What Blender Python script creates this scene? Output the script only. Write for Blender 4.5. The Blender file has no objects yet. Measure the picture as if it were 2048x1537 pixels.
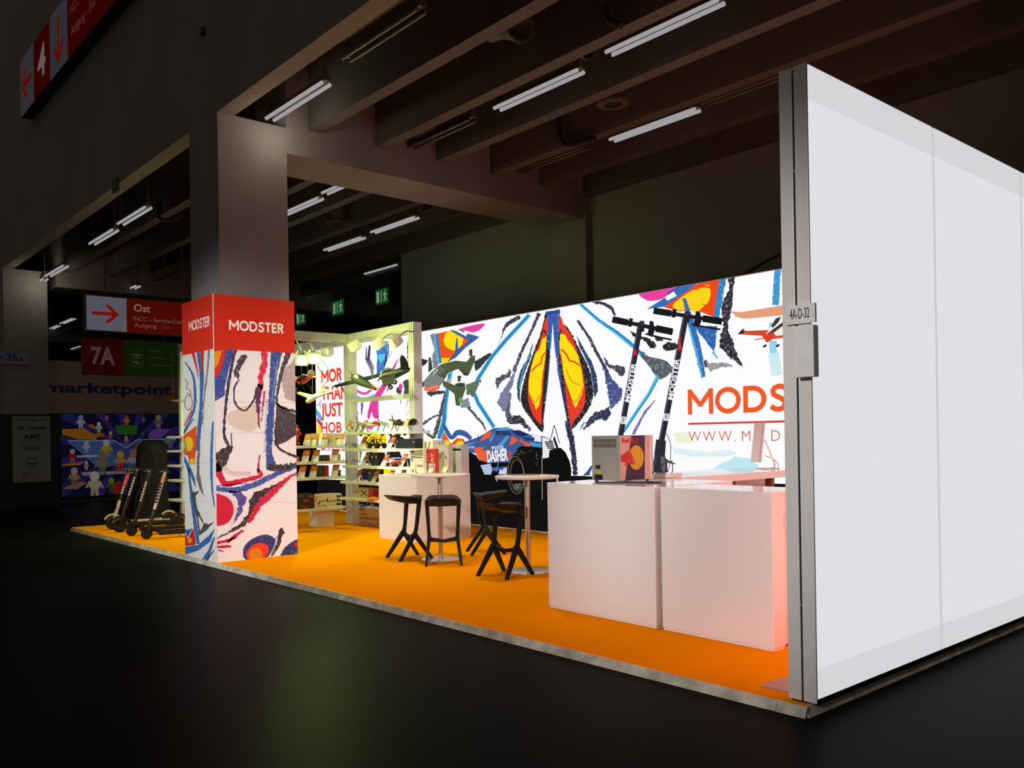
import bpy, bmesh, math, random
from math import sin, cos, pi, radians, sqrt, atan2, hypot
from mathutils import Vector, Matrix
from mathutils.geometry import tessellate_polygon
random.seed(7)
SC = bpy.context.scene
COL = SC.collection
ZF = 0.03            # hall floor level
ZP = 0.08            # top of the stand's carpet

# ------------------------------------------------------------------ camera, world, light, exposure
CAMF, YAW, PITCH, ROLL, CX, CY, CZ = 1736.0, -0.8545, 0.0024, -0.0159, 1024.0, 866.67, 1.58
_f = Vector((sin(YAW) * cos(PITCH), cos(YAW) * cos(PITCH), sin(PITCH)))
_r = Vector((cos(YAW), -sin(YAW), 0))
_u = _r.cross(_f)
CR = _r * cos(ROLL) + _u * sin(ROLL)
CU = -_r * sin(ROLL) + _u * cos(ROLL)
CF = _f
cam_data = bpy.data.cameras.new('camera')
cam = bpy.data.objects.new('camera', cam_data)
COL.objects.link(cam)
cam.matrix_world = Matrix(((CR.x, CU.x, -CF.x, 0), (CR.y, CU.y, -CF.y, 0), (CR.z, CU.z, -CF.z, CZ), (0, 0, 0, 1)))
cam_data.sensor_width = 36
cam_data.lens = CAMF / 2048 * 36
cam_data.shift_y = (CY - 768.5) / 2048
cam_data.clip_end = 300
SC.camera = cam
SC.view_settings.view_transform = 'Standard'
SC.view_settings.look = 'None'
SC.view_settings.exposure = 0.0
SC.view_settings.gamma = 1.0
SC.view_settings.use_curve_mapping = False
W = bpy.data.worlds.new('world')
SC.world = W
W.use_nodes = True
W.node_tree.nodes['Background'].inputs[0].default_value = (1.0, 0.88, 0.78, 1)
W.node_tree.nodes['Background'].inputs[1].default_value = 0.09

def spot(name, loc, target, watts, col, deg, blend=0.6, radius=0.15):
    d = bpy.data.lights.new(name, 'SPOT')
    d.energy = watts; d.color = col; d.spot_size = radians(deg); d.spot_blend = blend; d.shadow_soft_size = radius
    o = bpy.data.objects.new(name, d); COL.objects.link(o)
    o.location = loc
    o.rotation_euler = (Vector(target) - Vector(loc)).to_track_quat('-Z', 'Y').to_euler()
    return o
# added unseen fill spots high behind the camera, aimed low to brighten the stand
FRONT = (1.0, 0.87, 0.80)
for x, dx, w, c in ((-3.6, 2.5, 1.05, (1.0, 0.94, 0.91)), (-6.3, 8.0, .80, FRONT), (-9.0, 9.0, .52, FRONT), (-11.2, 11.0, 1.85, (.98, .97, .95)), (-14.2, 9.0, .6, (1.0, .88, .66))):
    spot('front_fill', (x + dx, -9.0, 6.2), (x, 5.2, 1.2), 4600 * w * ((dx * dx + 202) / 218), c, 17, 0.9, 0.25)
# added unseen fill spots over the stand, brightening and tinting the carpet
for x, y, w, c in ((-5.6, 5.3, .35, (1.0, .62, .5)), (-7.6, 6.2, 1.0, (1.0, .82, .40)), (-9.6, 6.1, 1.05, (.92, 1.0, .34)), (-11.8, 6.2, 1.2, (.74, 1.0, .20)), (-14.6, 5.2, .7, (.95, 1.0, .35))):
    spot('overhead_fill', (x, y, 5.6), (x, y - .1, 0), 380 * w, c, 70, 0.9, 0.12)

# ------------------------------------------------------------------ pixel of the photograph -> point on a real plane
def ray(px, py):
    return CR * ((px - CX) / CAMF) - CU * ((py - CY) / CAMF) + CF
def on(ax, val, px, py):
    d = ray(px, py); o = Vector((0, 0, CZ))
    return o + d * ((val - o[ax]) / d[ax])
def onX(v, px, py): return on(0, v, px, py)
def onY(v, px, py): return on(1, v, px, py)
def onZ(v, px, py): return on(2, v, px, py)

# ------------------------------------------------------------------ materials
def lin(c):
    if isinstance(c, str):
        c = tuple(int(c[i:i + 2], 16) for i in (0, 2, 4))
    f = lambda v: v / 12.92 if v <= 0.04045 else ((v + 0.055) / 1.055) ** 2.4
    return tuple(f(x / 255) for x in c)
_mats = {}
def mat(name, rgb, rough=0.5, metal=0.0, var=0.06, scale=8.0, bump=0.0, spec=0.5):
    if name in _mats: return _mats[name]
    m = bpy.data.materials.new(name); m.use_nodes = True
    nt = m.node_tree; b = nt.nodes['Principled BSDF']
    base = lin(rgb) if not (isinstance(rgb, tuple) and max(rgb) <= 1.0) else rgb
    tc = nt.nodes.new('ShaderNodeTexCoord'); n = nt.nodes.new('ShaderNodeTexNoise')
    n.inputs['Scale'].default_value = scale; n.inputs['Detail'].default_value = 4
    nt.links.new(tc.outputs['Object'], n.inputs['Vector'])
    r = nt.nodes.new('ShaderNodeValToRGB')
    r.color_ramp.elements[0].position = .3; r.color_ramp.elements[1].position = .7
    r.color_ramp.elements[0].color = tuple(x * (1 - var) for x in base) + (1,)
    r.color_ramp.elements[1].color = tuple(min(1, x * (1 + var)) for x in base) + (1,)
    nt.links.new(n.outputs['Fac'], r.inputs[0]); nt.links.new(r.outputs[0], b.inputs['Base Color'])
    b.inputs['Roughness'].default_value = rough; b.inputs['Metallic'].default_value = metal
    b.inputs['Specular IOR Level'].default_value = spec
    if bump:
        bp = nt.nodes.new('ShaderNodeBump'); bp.inputs['Strength'].default_value = bump; bp.inputs['Distance'].default_value = .01
        nt.links.new(n.outputs['Fac'], bp.inputs['Height']); nt.links.new(bp.outputs[0], b.inputs['Normal'])
    _mats[name] = m
    return m
def emis(name, rgb, strength=1.0, sample=True):
    if name in _mats: return _mats[name]
    m = bpy.data.materials.new(name); m.use_nodes = True
    nt = m.node_tree; nt.nodes.remove(nt.nodes['Principled BSDF'])
    e = nt.nodes.new('ShaderNodeEmission'); e.inputs[0].default_value = tuple(rgb) + (1,); e.inputs[1].default_value = strength
    nt.links.new(e.outputs[0], nt.nodes['Material Output'].inputs[0])
    m.cycles.emission_sampling = 'AUTO' if sample else 'NONE'
    _mats[name] = m
    return m
def print_mat(name, lit, rough=.55, noise=38.0):
    """flat print: colour from the mesh, alpha < 1 lets a dry-brush fleck of the wall show through"""
    m = bpy.data.materials.new(name); m.use_nodes = True; nt = m.node_tree; L = nt.links
    at = nt.nodes.new('ShaderNodeVertexColor'); at.layer_name = 'Col'
    tc = nt.nodes.new('ShaderNodeTexCoord'); n = nt.nodes.new('ShaderNodeTexNoise')
    n.inputs['Scale'].default_value = noise; n.inputs['Detail'].default_value = 5; n.inputs['Roughness'].default_value = .7
    L.new(tc.outputs['Object'], n.inputs['Vector'])
    rp = nt.nodes.new('ShaderNodeValToRGB'); rp.color_ramp.elements[0].position = .54; rp.color_ramp.elements[1].position = .66
    L.new(n.outputs['Fac'], rp.inputs[0])
    inv = nt.nodes.new('ShaderNodeMath'); inv.operation = 'SUBTRACT'; inv.inputs[0].default_value = 1.0
    L.new(at.outputs['Alpha'], inv.inputs[1])
    mu = nt.nodes.new('ShaderNodeMath'); mu.operation = 'MULTIPLY'; L.new(inv.outputs[0], mu.inputs[0]); L.new(rp.outputs[0], mu.inputs[1])
    mx = nt.nodes.new('ShaderNodeMixRGB'); mx.inputs[2].default_value = (.92, .92, .95, 1) if lit else (.72, .66, .66, 1)
    L.new(mu.outputs[0], mx.inputs[0]); L.new(at.outputs['Color'], mx.inputs[1])
    b = nt.nodes['Principled BSDF']
    if lit:
        nt.nodes.remove(b); e = nt.nodes.new('ShaderNodeEmission'); L.new(mx.outputs[0], e.inputs[0])
        L.new(e.outputs[0], nt.nodes['Material Output'].inputs[0]); m.cycles.emission_sampling = 'NONE'
    else:
        L.new(mx.outputs[0], b.inputs['Base Color']); b.inputs['Roughness'].default_value = rough
    return m
PRINT_LIT = print_mat('print_backlit', True, noise=26.0)
PRINT = print_mat('print_paper', False, noise=30.0)

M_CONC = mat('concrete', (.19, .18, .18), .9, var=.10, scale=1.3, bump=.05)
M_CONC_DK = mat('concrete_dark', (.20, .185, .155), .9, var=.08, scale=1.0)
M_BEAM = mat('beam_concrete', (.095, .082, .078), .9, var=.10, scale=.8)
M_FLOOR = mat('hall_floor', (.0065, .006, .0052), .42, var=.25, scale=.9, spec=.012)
M_CARPET = mat('carpet_orange', (.90, .285, .002), 1.0, var=.05, scale=220, bump=.35, spec=.0)
M_WHITE = mat('white_lacquer', (.80, .79, .78), .22, var=.015, scale=2)
M_TOPWHITE = mat('white_gloss_top', (.86, .85, .85), .08, var=.01, scale=2)
M_ALU = mat('aluminium', (.80, .78, .75), .45, .15, var=.05, scale=3)
M_EDGE = mat('worn_aluminium', (.62, .57, .47), .5, .35, var=.35, scale=9, bump=.1)
M_CHROME = mat('chrome', (.82, .81, .80), .30, .8, var=.02)
M_RACK = mat('rack_aluminium', (.74, .73, .68), .5, .15, var=.04, scale=5)
M_BLACK = mat('black_plastic', (.012, .012, .012), .38, var=.2)
M_DARK = mat('black_cladding', (.006, .006, .006), .7, var=.2)
M_RUBBER = mat('black_rubber', (.010, .010, .010), .8, var=.2)
M_GREYPAINT = mat('grey_paint', (.36, .35, .33), .4, var=.03)
M_WOODLEG = mat('brown_wood', (.16, .05, .025), .5, var=.3, scale=20)
M_RED = mat('red_plastic', (.62, .03, .03), .35)
M_ORANGE = mat('orange_plastic', (.85, .20, .03), .4)
M_CREAM = mat('cream_foam', (.66, .63, .52), .5)
M_OLIVE = mat('olive_paint', (.012, .014, .015), .75, var=.3, scale=12, spec=.12)
M_YELLOW = mat('yellow_card', (.85, .62, .05), .6)
M_SIGNBOX = mat('sign_box_grey', (.05, .05, .05), .6)

# ------------------------------------------------------------------ mesh building
def tag(o, label=None, cat=None, group=None, kind=None):
    if label: o['label'] = label
    if cat: o['category'] = cat
    if group: o['group'] = group
    if kind: o['kind'] = kind
    return o
def thing(name, label, cat, loc=(0, 0, 0), rz=0.0, group=None):
    o = bpy.data.objects.new(name, None); COL.objects.link(o)
    o.empty_display_size = .1
    o.location = loc; o.rotation_euler = (0, 0, rz)
    return tag(o, label, cat, group)
class MB:
    """collects shapes, then links them as ONE mesh object"""
    def __init__(s): s.v = []; s.f = []
    def add(s, vs, fs):
        n = len(s.v); s.v += [tuple(v) for v in vs]; s.f += [tuple(i + n for i in f) for f in fs]; return s
    def box(s, a, b, bev=0.0):
        x0, y0, z0 = (min(a[i], b[i]) for i in range(3)); x1, y1, z1 = (max(a[i], b[i]) for i in range(3))
        if bev <= 0:
            return s.add([(x0, y0, z0), (x1, y0, z0), (x1, y1, z0), (x0, y1, z0), (x0, y0, z1), (x1, y0, z1), (x1, y1, z1), (x0, y1, z1)],
                         [(0, 3, 2, 1), (4, 5, 6, 7), (0, 1, 5, 4), (1, 2, 6, 5), (2, 3, 7, 6), (3, 0, 4, 7)])
        bm = bmesh.new(); bmesh.ops.create_cube(bm, size=1)
        for v in bm.verts:
            v.co = Vector(((x0 + x1) / 2 + v.co.x * (x1 - x0), (y0 + y1) / 2 + v.co.y * (y1 - y0), (z0 + z1) / 2 + v.co.z * (z1 - z0)))
        bmesh.ops.bevel(bm, geom=bm.edges[:], offset=bev, segments=2, affect='EDGES', profile=.5)
        return s.bm(bm)
    def bm(s, bm):
        bm.verts.index_update()
        s.add([v.co[:] for v in bm.verts], [[v.index for v in f.verts] for f in bm.faces]); bm.free(); return s
    def bar(s, p, q, w, h, w2=None, h2=None, up=(0, 0, 1)):
        p = Vector(p); q = Vector(q); d = (q - p).normalized(); up = Vector(up)
        if abs(d.dot(up)) > .98: up = Vector((0, 1, 0))
        sx = d.cross(up).normalized(); sy = sx.cross(d)
        w2 = w if w2 is None else w2; h2 = h if h2 is None else h2
        vs = []
        for c, a, b in ((p, w, h), (q, w2, h2)):
            for i, j in ((-1, -1), (1, -1), (1, 1), (-1, 1)): vs.append(c + sx * (i * a / 2) + sy * (j * b / 2))
        return s.add(vs, [(0, 3, 2, 1), (4, 5, 6, 7), (0, 1, 5, 4), (1, 2, 6, 5), (2, 3, 7, 6), (3, 0, 4, 7)])
    def tube(s, p, q, r, r2=None, n=14, caps=True):
        return s.path([p, q], [r, r if r2 is None else r2], n, caps)
    def path(s, pts, r, n=10, caps=True):
        pts = [Vector(p) for p in pts]
        rs = r if isinstance(r, (list, tuple)) else [r] * len(pts)
        ref = None; vs = []; fs = []
        for i, p in enumerate(pts):
            d = (pts[min(i + 1, len(pts) - 1)] - pts[max(i - 1, 0)]).normalized()
            if ref is None:
                ref = Vector((0, 0, 1)) if abs(d.z) < .9 else Vector((1, 0, 0))
            a = d.cross(ref).normalized(); b = a.cross(d).normalized(); ref = b
            for k in range(n):
                t = 2 * pi * k / n; vs.append(p + (a * cos(t) + b * sin(t)) * rs[i])
        m = len(pts)
        for i in range(m - 1):
            for k in range(n):
                k2 = (k + 1) % n; fs.append((i * n + k, i * n + k2, (i + 1) * n + k2, (i + 1) * n + k))
        if caps:
            fs.append(tuple(range(n - 1, -1, -1))); fs.append(tuple((m - 1) * n + k for k in range(n)))
        return s.add(vs, fs)
    def lathe(s, prof, c=(0, 0, 0), axis='z', n=28):
        vs = []; fs = []; c = Vector(c)
        for r, h in prof:
            for k in range(n):
                t = 2 * pi * k / n
                v = {'z': (r * cos(t), r * sin(t), h), 'x': (h, r * cos(t), r * sin(t)), 'y': (r * sin(t), h, r * cos(t))}[axis]
                vs.append(c + Vector(v))
        m = len(prof)
        for i in range(m - 1):
            for k in range(n):
                k2 = (k + 1) % n; fs.append((i * n + k, i * n + k2, (i + 1) * n + k2, (i + 1) * n + k))
        fs.append(tuple(range(n - 1, -1, -1))); fs.append(tuple((m - 1) * n + k for k in range(n)))
        return s.add(vs, fs)
    def torus(s, c, R, r, axis='x', n=24, m=8, a0=0, a1=2 * pi):
        full = abs(a1 - a0 - 2 * pi) < 1e-4
        pts = []
        k = n if full else n + 1
        for i in range(k):
            t = a0 + (a1 - a0) * i / n
            e = {'x': Vector((0, cos(t), sin(t))), 'y': Vector((sin(t), 0, cos(t))), 'z': Vector((cos(t), sin(t), 0))}[axis]
            ax = {'x': Vector((1, 0, 0)), 'y': Vector((0, 1, 0)), 'z': Vector((0, 0, 1))}[axis]
            pts.append([Vector(c) + e * (R + r * cos(2 * pi * j / m)) + ax * (r * sin(2 * pi * j / m)) for j in range(m)])
        vs = [p for ring in pts for p in ring]; fs = []
        for i in range(k if full else k - 1):
            i2 = (i + 1) % k
            for j in range(m):
                j2 = (j + 1) % m; fs.append((i * m + j, i2 * m + j, i2 * m + j2, i * m + j2))
        return s.add(vs, fs)
    def prism(s, poly, f0, f1):
        """poly: 2-D outline, f0/f1 map (a,b) to the two faces"""
        n = len(poly); vs = [f0(*p) for p in poly] + [f1(*p) for p in poly]
        tri = tessellate_polygon([[Vector((p[0], p[1], 0)) for p in poly]])
        fs = [tuple(t) for t in tri] + [tuple(n + i for i in reversed(t)) for t in tri]
        fs += [(i, (i + 1) % n, n + (i + 1) % n, n + i) for i in range(n)]
        return s.add(vs, fs)
    def xf(s, mtx):
        s.v = [tuple(mtx @ Vector(v)) for v in s.v]; return s
    def build(s, name, m, parent=None, smooth=False, local=True, label=None):
        """local: coordinates already in the parent's frame; else world coordinates under an unrotated parent"""
        vs = s.v
        if parent is not None and not local:
            o = Vector((0, 0, 0)); p = parent
            while p is not None: o += p.location; p = p.parent
            vs = [(v[0] - o.x, v[1] - o.y, v[2] - o.z) for v in vs]
        me = bpy.data.meshes.new(name); me.from_pydata(vs, [], s.f)
        bm = bmesh.new(); bm.from_mesh(me); bmesh.ops.recalc_face_normals(bm, faces=bm.faces[:]); bm.to_mesh(me); bm.free()
        if m: me.materials.append(m)
        if smooth:
            me.polygons.foreach_set('use_smooth', [True] * len(me.polygons))
            try: me.set_sharp_from_angle(angle=radians(40))
            except Exception: pass
        ob = bpy.data.objects.new(name, me); COL.objects.link(ob)
        if parent is not None: ob.parent = parent
        if label: ob['label'] = label
        return ob
def wb(name, a, b, m, parent, bev=0.0, label=None):          # a box part given in world coordinates
    return MB().box(a, b, bev).build(name, m, parent, local=False, label=label)
def copy_thing(root, loc, rz, label, group=None):
    r = root.copy(); COL.objects.link(r); r.location = loc; r.rotation_euler = (0, 0, rz); r['label'] = label
    if group: r['group'] = group
    for ch in list(root.children):
        c = ch.copy(); COL.objects.link(c); c.parent = r
        for g in list(ch.children):
            d = g.copy(); COL.objects.link(d); d.parent = c
    return r

# ------------------------------------------------------------------ flat prints
_txt = {}
def text_tris(s, bold):
    k = (s, bold)
    if k in _txt: return _txt[k]
    cu = bpy.data.curves.new('t', 'FONT'); cu.body = s; cu.size = 1.0; cu.offset = bold; cu.resolution_u = 3
    ob = bpy.data.objects.new('t', cu); COL.objects.link(ob)
    me = bpy.data.meshes.new_from_object(ob.evaluated_get(bpy.context.evaluated_depsgraph_get()))
    me.calc_loop_triangles()
    vs = [v.co[:2] for v in me.vertices]; tr = [t.vertices[:] for t in me.loop_triangles]
    bpy.data.objects.remove(ob); bpy.data.curves.remove(cu); bpy.data.meshes.remove(me)
    xs = [v[0] for v in vs] or [0]
    _txt[k] = (vs, tr, min(xs), max(xs)); return _txt[k]
CAP = 0.0
def catmull(pts, closed, n=5):
    out = []; m = len(pts)
    for i in range(m if closed else m - 1):
        p0 = pts[(i - 1) % m] if closed or i > 0 else pts[0]; p1 = pts[i]; p2 = pts[(i + 1) % m]
        p3 = pts[(i + 2) % m] if closed or i + 2 < m else pts[-1]
        for k in range(n):
            t = k / n
            out.append(tuple(.5 * (2 * p1[j] + (p2[j] - p0[j]) * t + (2 * p0[j] - 5 * p1[j] + 4 * p2[j] - p3[j]) * t * t + (3 * p1[j] - p0[j] - 3 * p2[j] + p3[j]) * t ** 3) for j in range(len(p1))))
    if not closed: out.append(tuple(pts[-1]))
    return out
class Print:
    """flat shapes laid on one plane; axis 1: faces -Y with u = X; axis 0: faces +X with u = Y; each level sits a hair further out"""
    def __init__(s, ax, val, rect, step=.0007, sgn=None):
        s.ax = ax; s.val = val; s.rect = rect; s.step = step; s.t = []; s.T = (0, 0, 1.0)
        s.sgn = (-1 if ax == 1 else 1) if sgn is None else sgn
    def px(s, p):
        q = on(s.ax, s.val, s.T[0] + p[0] / s.T[2], s.T[1] + p[1] / s.T[2])
        return (q.x if s.ax == 1 else q.y, q.z)
    def P3(s, u, v, lvl):
        o = s.val + s.sgn * (.0006 + s.step * lvl)
        return (u, o, v) if s.ax == 1 else (o, u, v)
    def clip(s, poly):
        u0, v0, u1, v1 = s.rect
        for a, lim, sg in ((0, u0, 1), (0, u1, -1), (1, v0, 1), (1, v1, -1)):
            out = []; n = len(poly)
            for i in range(n):
                p, q = poly[i], poly[(i + 1) % n]
                ip, iq = (p[a] - lim) * sg >= 0, (q[a] - lim) * sg >= 0
                if ip: out.append(p)
                if ip != iq:
                    t = (lim - p[a]) / (q[a] - p[a]); out.append((p[0] + (q[0] - p[0]) * t, p[1] + (q[1] - p[1]) * t))
            poly = out
            if len(poly) < 3: return []
        return poly
    def uv(s, col, poly, lvl=1, al=1.0):
        poly = s.clip(poly)
        if len(poly) < 3: return
        tri = tessellate_polygon([[Vector((p[0], p[1], 0)) for p in poly]])
        s.t.append(([s.P3(p[0], p[1], lvl) for p in poly], tri, tuple(lin(col)) + (al,)))
    def rough(s, pts, amp, seg):
        out = []
        m = len(pts)
        for i in range(m):
            p, q = pts[i], pts[(i + 1) % m]; L = hypot(q[0] - p[0], q[1] - p[1]); k = max(1, min(40, int(L / seg)))
            for j in range(k):
                t = j / k; out.append((p[0] + (q[0] - p[0]) * t + random.gauss(0, amp), p[1] + (q[1] - p[1]) * t + random.gauss(0, amp)))
        return out
    def poly(s, col, pts, lvl=1, sm=False, rg=0.0, al=1.0):
        if sm: pts = catmull(pts, True, 4)
        if rg: pts = s.rough(pts, rg, max(4, rg * 3))
        s.uv(col, [s.px(p) for p in pts], lvl, al)
    def stroke(s, col, pts, w, lvl=2, sm=True, rg=0.0, al=1.0):
        """pts in crop pixels; w one width or a list"""
        ws = w if isinstance(w, (list, tuple)) else [w] * len(pts)
        q = [(p[0], p[1], ww) for p, ww in zip(pts, ws)]
        if sm and len(q) > 2: q = catmull(q, False, 4)
        if rg:
            q2 = []
            for a, b in zip(q, q[1:]):
                k = max(1, int(hypot(b[0] - a[0], b[1] - a[1]) / 9))
                q2 += [tuple(a[j] + (b[j] - a[j]) * t / k for j in range(3)) for t in range(k)]
            q = q2 + [q[-1]]
        L = []; R = []
        for i, p in enumerate(q):
            a = q[max(i - 1, 0)]; b = q[min(i + 1, len(q) - 1)]
            dx, dy = b[0] - a[0], b[1] - a[1]; n = hypot(dx, dy) or 1
            nx, ny = -dy / n, dx / n; h = p[2] / 2
            L.append((p[0] + nx * (h + random.gauss(0, rg)), p[1] + ny * (h + random.gauss(0, rg)))); R.append((p[0] - nx * (h + random.gauss(0, rg)), p[1] - ny * (h + random.gauss(0, rg))))
        for i in range(len(q) - 1):
            s.uv(col, [s.px(c) for c in (L[i], L[i + 1], R[i + 1], R[i])], lvl, al)
    def ell(s, col, c, rx, ry, lvl=2, rot=0.0, rg=0.0, al=1.0, n=22):
        pts = []
        for k in range(n):
            t = 2 * pi * k / n; x, y = rx * cos(t), ry * sin(t)
            pts.append((c[0] + x * cos(rot) - y * sin(rot) + random.gauss(0, rg), c[1] + x * sin(rot) + y * cos(rot) + random.gauss(0, rg)))
        s.uv(col, [s.px(p) for p in pts], lvl, al)
    def ring(s, col, c, rx, ry, w, lvl=3, rot=0.0):
        pts = [(c[0] + rx * cos(t) * cos(rot) - ry * sin(t) * sin(rot), c[1] + rx * cos(t) * sin(rot) + ry * sin(t) * cos(rot)) for t in [2 * pi * k / 28 for k in range(29)]]
        s.stroke(col, pts, w, lvl, sm=False)
    def spray(s, col, c, rx, ry, n, r, lvl=2):
        for _ in range(n):
            a = random.uniform(0, 2 * pi); d = sqrt(random.random())
            s.ell(col, (c[0] + rx * d * cos(a), c[1] + ry * d * sin(a)), r * random.uniform(.4, 1.2), r * random.uniform(.4, 1.2), lvl, n=6)
    def text(s, txt, u, v, cap, col, lvl=4, bold=0.02, width=None, ang=0.0, slant=0.0, flip=1):
        """baseline start (u, v) in plane metres, cap height, optional total width"""
        global CAP
        if not CAP:
            hv = text_tris('H', 0.0)[0]; CAP = max(p[1] for p in hv)
        vs, tr, x0, x1 = text_tris(txt, bold)
        k = cap / CAP; kx = k if width is None else width / max(1e-6, x1 - x0)
        out = []
        for x, y in vs:
            a = (x - x0) * kx + slant * y * k; b = y * k
            out.append((u + (a * cos(ang) - b * sin(ang)) * flip, v + a * sin(ang) + b * cos(ang)))
        u0, v0, u1, v1 = s.rect
        keep = [t for t in tr if all(u0 <= out[i][0] <= u1 and v0 <= out[i][1] <= v1 for i in t)]
        s.t.append(([s.P3(p[0], p[1], lvl) for p in out], keep, tuple(lin(col)) + (1.0,)))
    def tpx(s, txt, p, q, cap_px, col, lvl=4, bold=.02, slant=0.0):
        """text whose baseline runs from crop pixel p to q (fits the width); cap_px: crop pixel at the top of the first letter"""
        a = s.px(p); b = s.px(q); c = s.px(cap_px)
        s.text(txt, a[0], a[1], hypot(c[0] - a[0], c[1] - a[1]), col, lvl, bold, hypot(b[0] - a[0], b[1] - a[1]), atan2(b[1] - a[1], b[0] - a[0]), slant)
    def logo(s, txt, u, v, h, w, col, lvl=4, th=.19):
        """the stand's geometric capitals, drawn as strokes; (u, v) baseline start, total width w"""
        G = {'M': (1.12, [[(.10, 0), (.10, 1.0)], [(1.02, 0), (1.02, 1.0)], [(.10, .93), (.56, .36), (1.02, .93)]]),
             'O': (1.08, [[(.54 + .44 * cos(t), .5 + .42 * sin(t)) for t in [2 * pi * k / 24 for k in range(25)]]]),
             'D': (.98, [[(.12, 0), (.12, 1.0)], [(.10, .91), (.38, .91)] + [(.40 + .44 * cos(t), .5 + .41 * sin(t)) for t in [pi / 2 - pi * k / 12 for k in range(13)]] + [(.38, .09), (.10, .09)]]),
             'S': (.72, [[(.60, .84), (.48, .91), (.34, .92), (.20, .87), (.13, .76), (.17, .63), (.30, .55), (.44, .48), (.56, .38), (.59, .24), (.51, .13), (.36, .08), (.20, .10), (.08, .19)]]),
             'T': (.74, [[(.02, .91), (.72, .91)], [(.37, 0), (.37, .92)]]),
             'E': (.64, [[(.12, 0), (.12, 1.0)], [(.10, .91), (.60, .91)], [(.10, .5), (.54, .5)], [(.10, .09), (.60, .09)]]),
             'R': (.78, [[(.12, 0), (.12, 1.0)], [(.10, .91), (.40, .91), (.56, .86), (.62, .72), (.56, .57), (.40, .52), (.10, .52)], [(.40, .50), (.66, .02)]])}
        tot = sum(G[c][0] for c in txt) + .06 * (len(txt) - 1); x = 0; kx = w / tot; seg = 0
        for ch in txt:
            gw, sts = G[ch]
            for st in sts:
                for a, b in zip(st, st[1:]):
                    dx, dy = b[0] - a[0], b[1] - a[1]; n = hypot(dx, dy) or 1; e = .03 if len(st) > 2 else 0
                    ax_, ay_ = a[0] - dx / n * e, a[1] - dy / n * e; bx, by = b[0] + dx / n * e, b[1] + dy / n * e
                    nx, ny = -dy / n * th / 2, dx / n * th / 2
                    q = [(ax_ + nx, ay_ + ny), (bx + nx, by + ny), (bx - nx, by - ny), (ax_ - nx, ay_ - ny)]
                    s.uv(col, [(u + (x + p[0]) * kx, v + p[1] * h) for p in q], lvl + .06 * (seg % 14)); seg += 1
            x += gw + .06
    def build(s, name, parent, m, label=None):
        vs = []; fs = []; cs = []
        o = Vector((0, 0, 0)); p = parent
        while p is not None: o += p.location; p = p.parent
        for pts, tri, c in s.t:
            n = len(vs); vs += [(a[0] - o.x, a[1] - o.y, a[2] - o.z) for a in pts]; cs += [c] * len(pts); fs += [tuple(n + i for i in t) for t in tri]
        me = bpy.data.meshes.new(name); me.from_pydata(vs, [], fs)
        ca = me.color_attributes.new('Col', 'FLOAT_COLOR', 'POINT')
        ca.data.foreach_set('color', [x for c in cs for x in c])
        me.materials.append(m)
        ob = bpy.data.objects.new(name, me); COL.objects.link(ob)
        if parent is not None: ob.parent = parent
        if label: ob['label'] = label
        return ob

# ================================================================== the hall
def struct(name, mb, m, parent=None, smooth=False):
    o = mb.build(name, m, parent, smooth); o['kind'] = 'structure'; return o
WZ = 5.66
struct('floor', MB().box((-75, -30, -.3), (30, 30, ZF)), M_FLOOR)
struct('wall_front', MB().box((-75, 4.36, WZ), (30, 4.58, 16)), M_CONC_DK)
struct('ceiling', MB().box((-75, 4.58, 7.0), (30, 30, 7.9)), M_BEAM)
struct('wall_back', MB().box((-16.35, 11.0, ZF), (30, 11.3, 7.0)), mat('wall_olive_grey', (.20, .20, .19), .9, var=.05, scale=.6))
struct('wall_back_far', MB().box((-75, 22.0, ZF), (-16.0, 22.3, 7.0)), M_CONC_DK)
struct('wall_left', MB().box((-75.3, -30, ZF), (-75, 30, 16)), M_CONC_DK)
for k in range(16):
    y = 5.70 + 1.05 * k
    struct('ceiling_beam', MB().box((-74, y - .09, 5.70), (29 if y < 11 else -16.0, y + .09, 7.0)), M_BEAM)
for x in (-10.49, -22.94, -35.4, -47.8):
    struct('pillar', MB().box((x - .93, 4.36, ZF), (x, 5.29, WZ)), M_CONC)
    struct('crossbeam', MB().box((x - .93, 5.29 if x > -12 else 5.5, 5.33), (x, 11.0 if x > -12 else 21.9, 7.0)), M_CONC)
    if x < -12:
        struct('pillar', MB().box((x - .93, 16.0, ZF), (x, 16.9, 5.33)), M_CONC)
struct('pillar', MB().box((-11.35, 10.86, ZF), (-10.45, 11.0, 5.4)), M_CONC)
# dark service frames on the far wall
for x in (-24.3, -27.5, -31.0, -35.0):
    struct('trim_1', MB().box((x, 21.4, ZF), (x + .5, 22.0, 6.5)), M_DARK)
struct('trim_2', MB().box((-48, 21.5, 4.6), (-16.2, 21.95, 5.0)), M_DARK)

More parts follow.
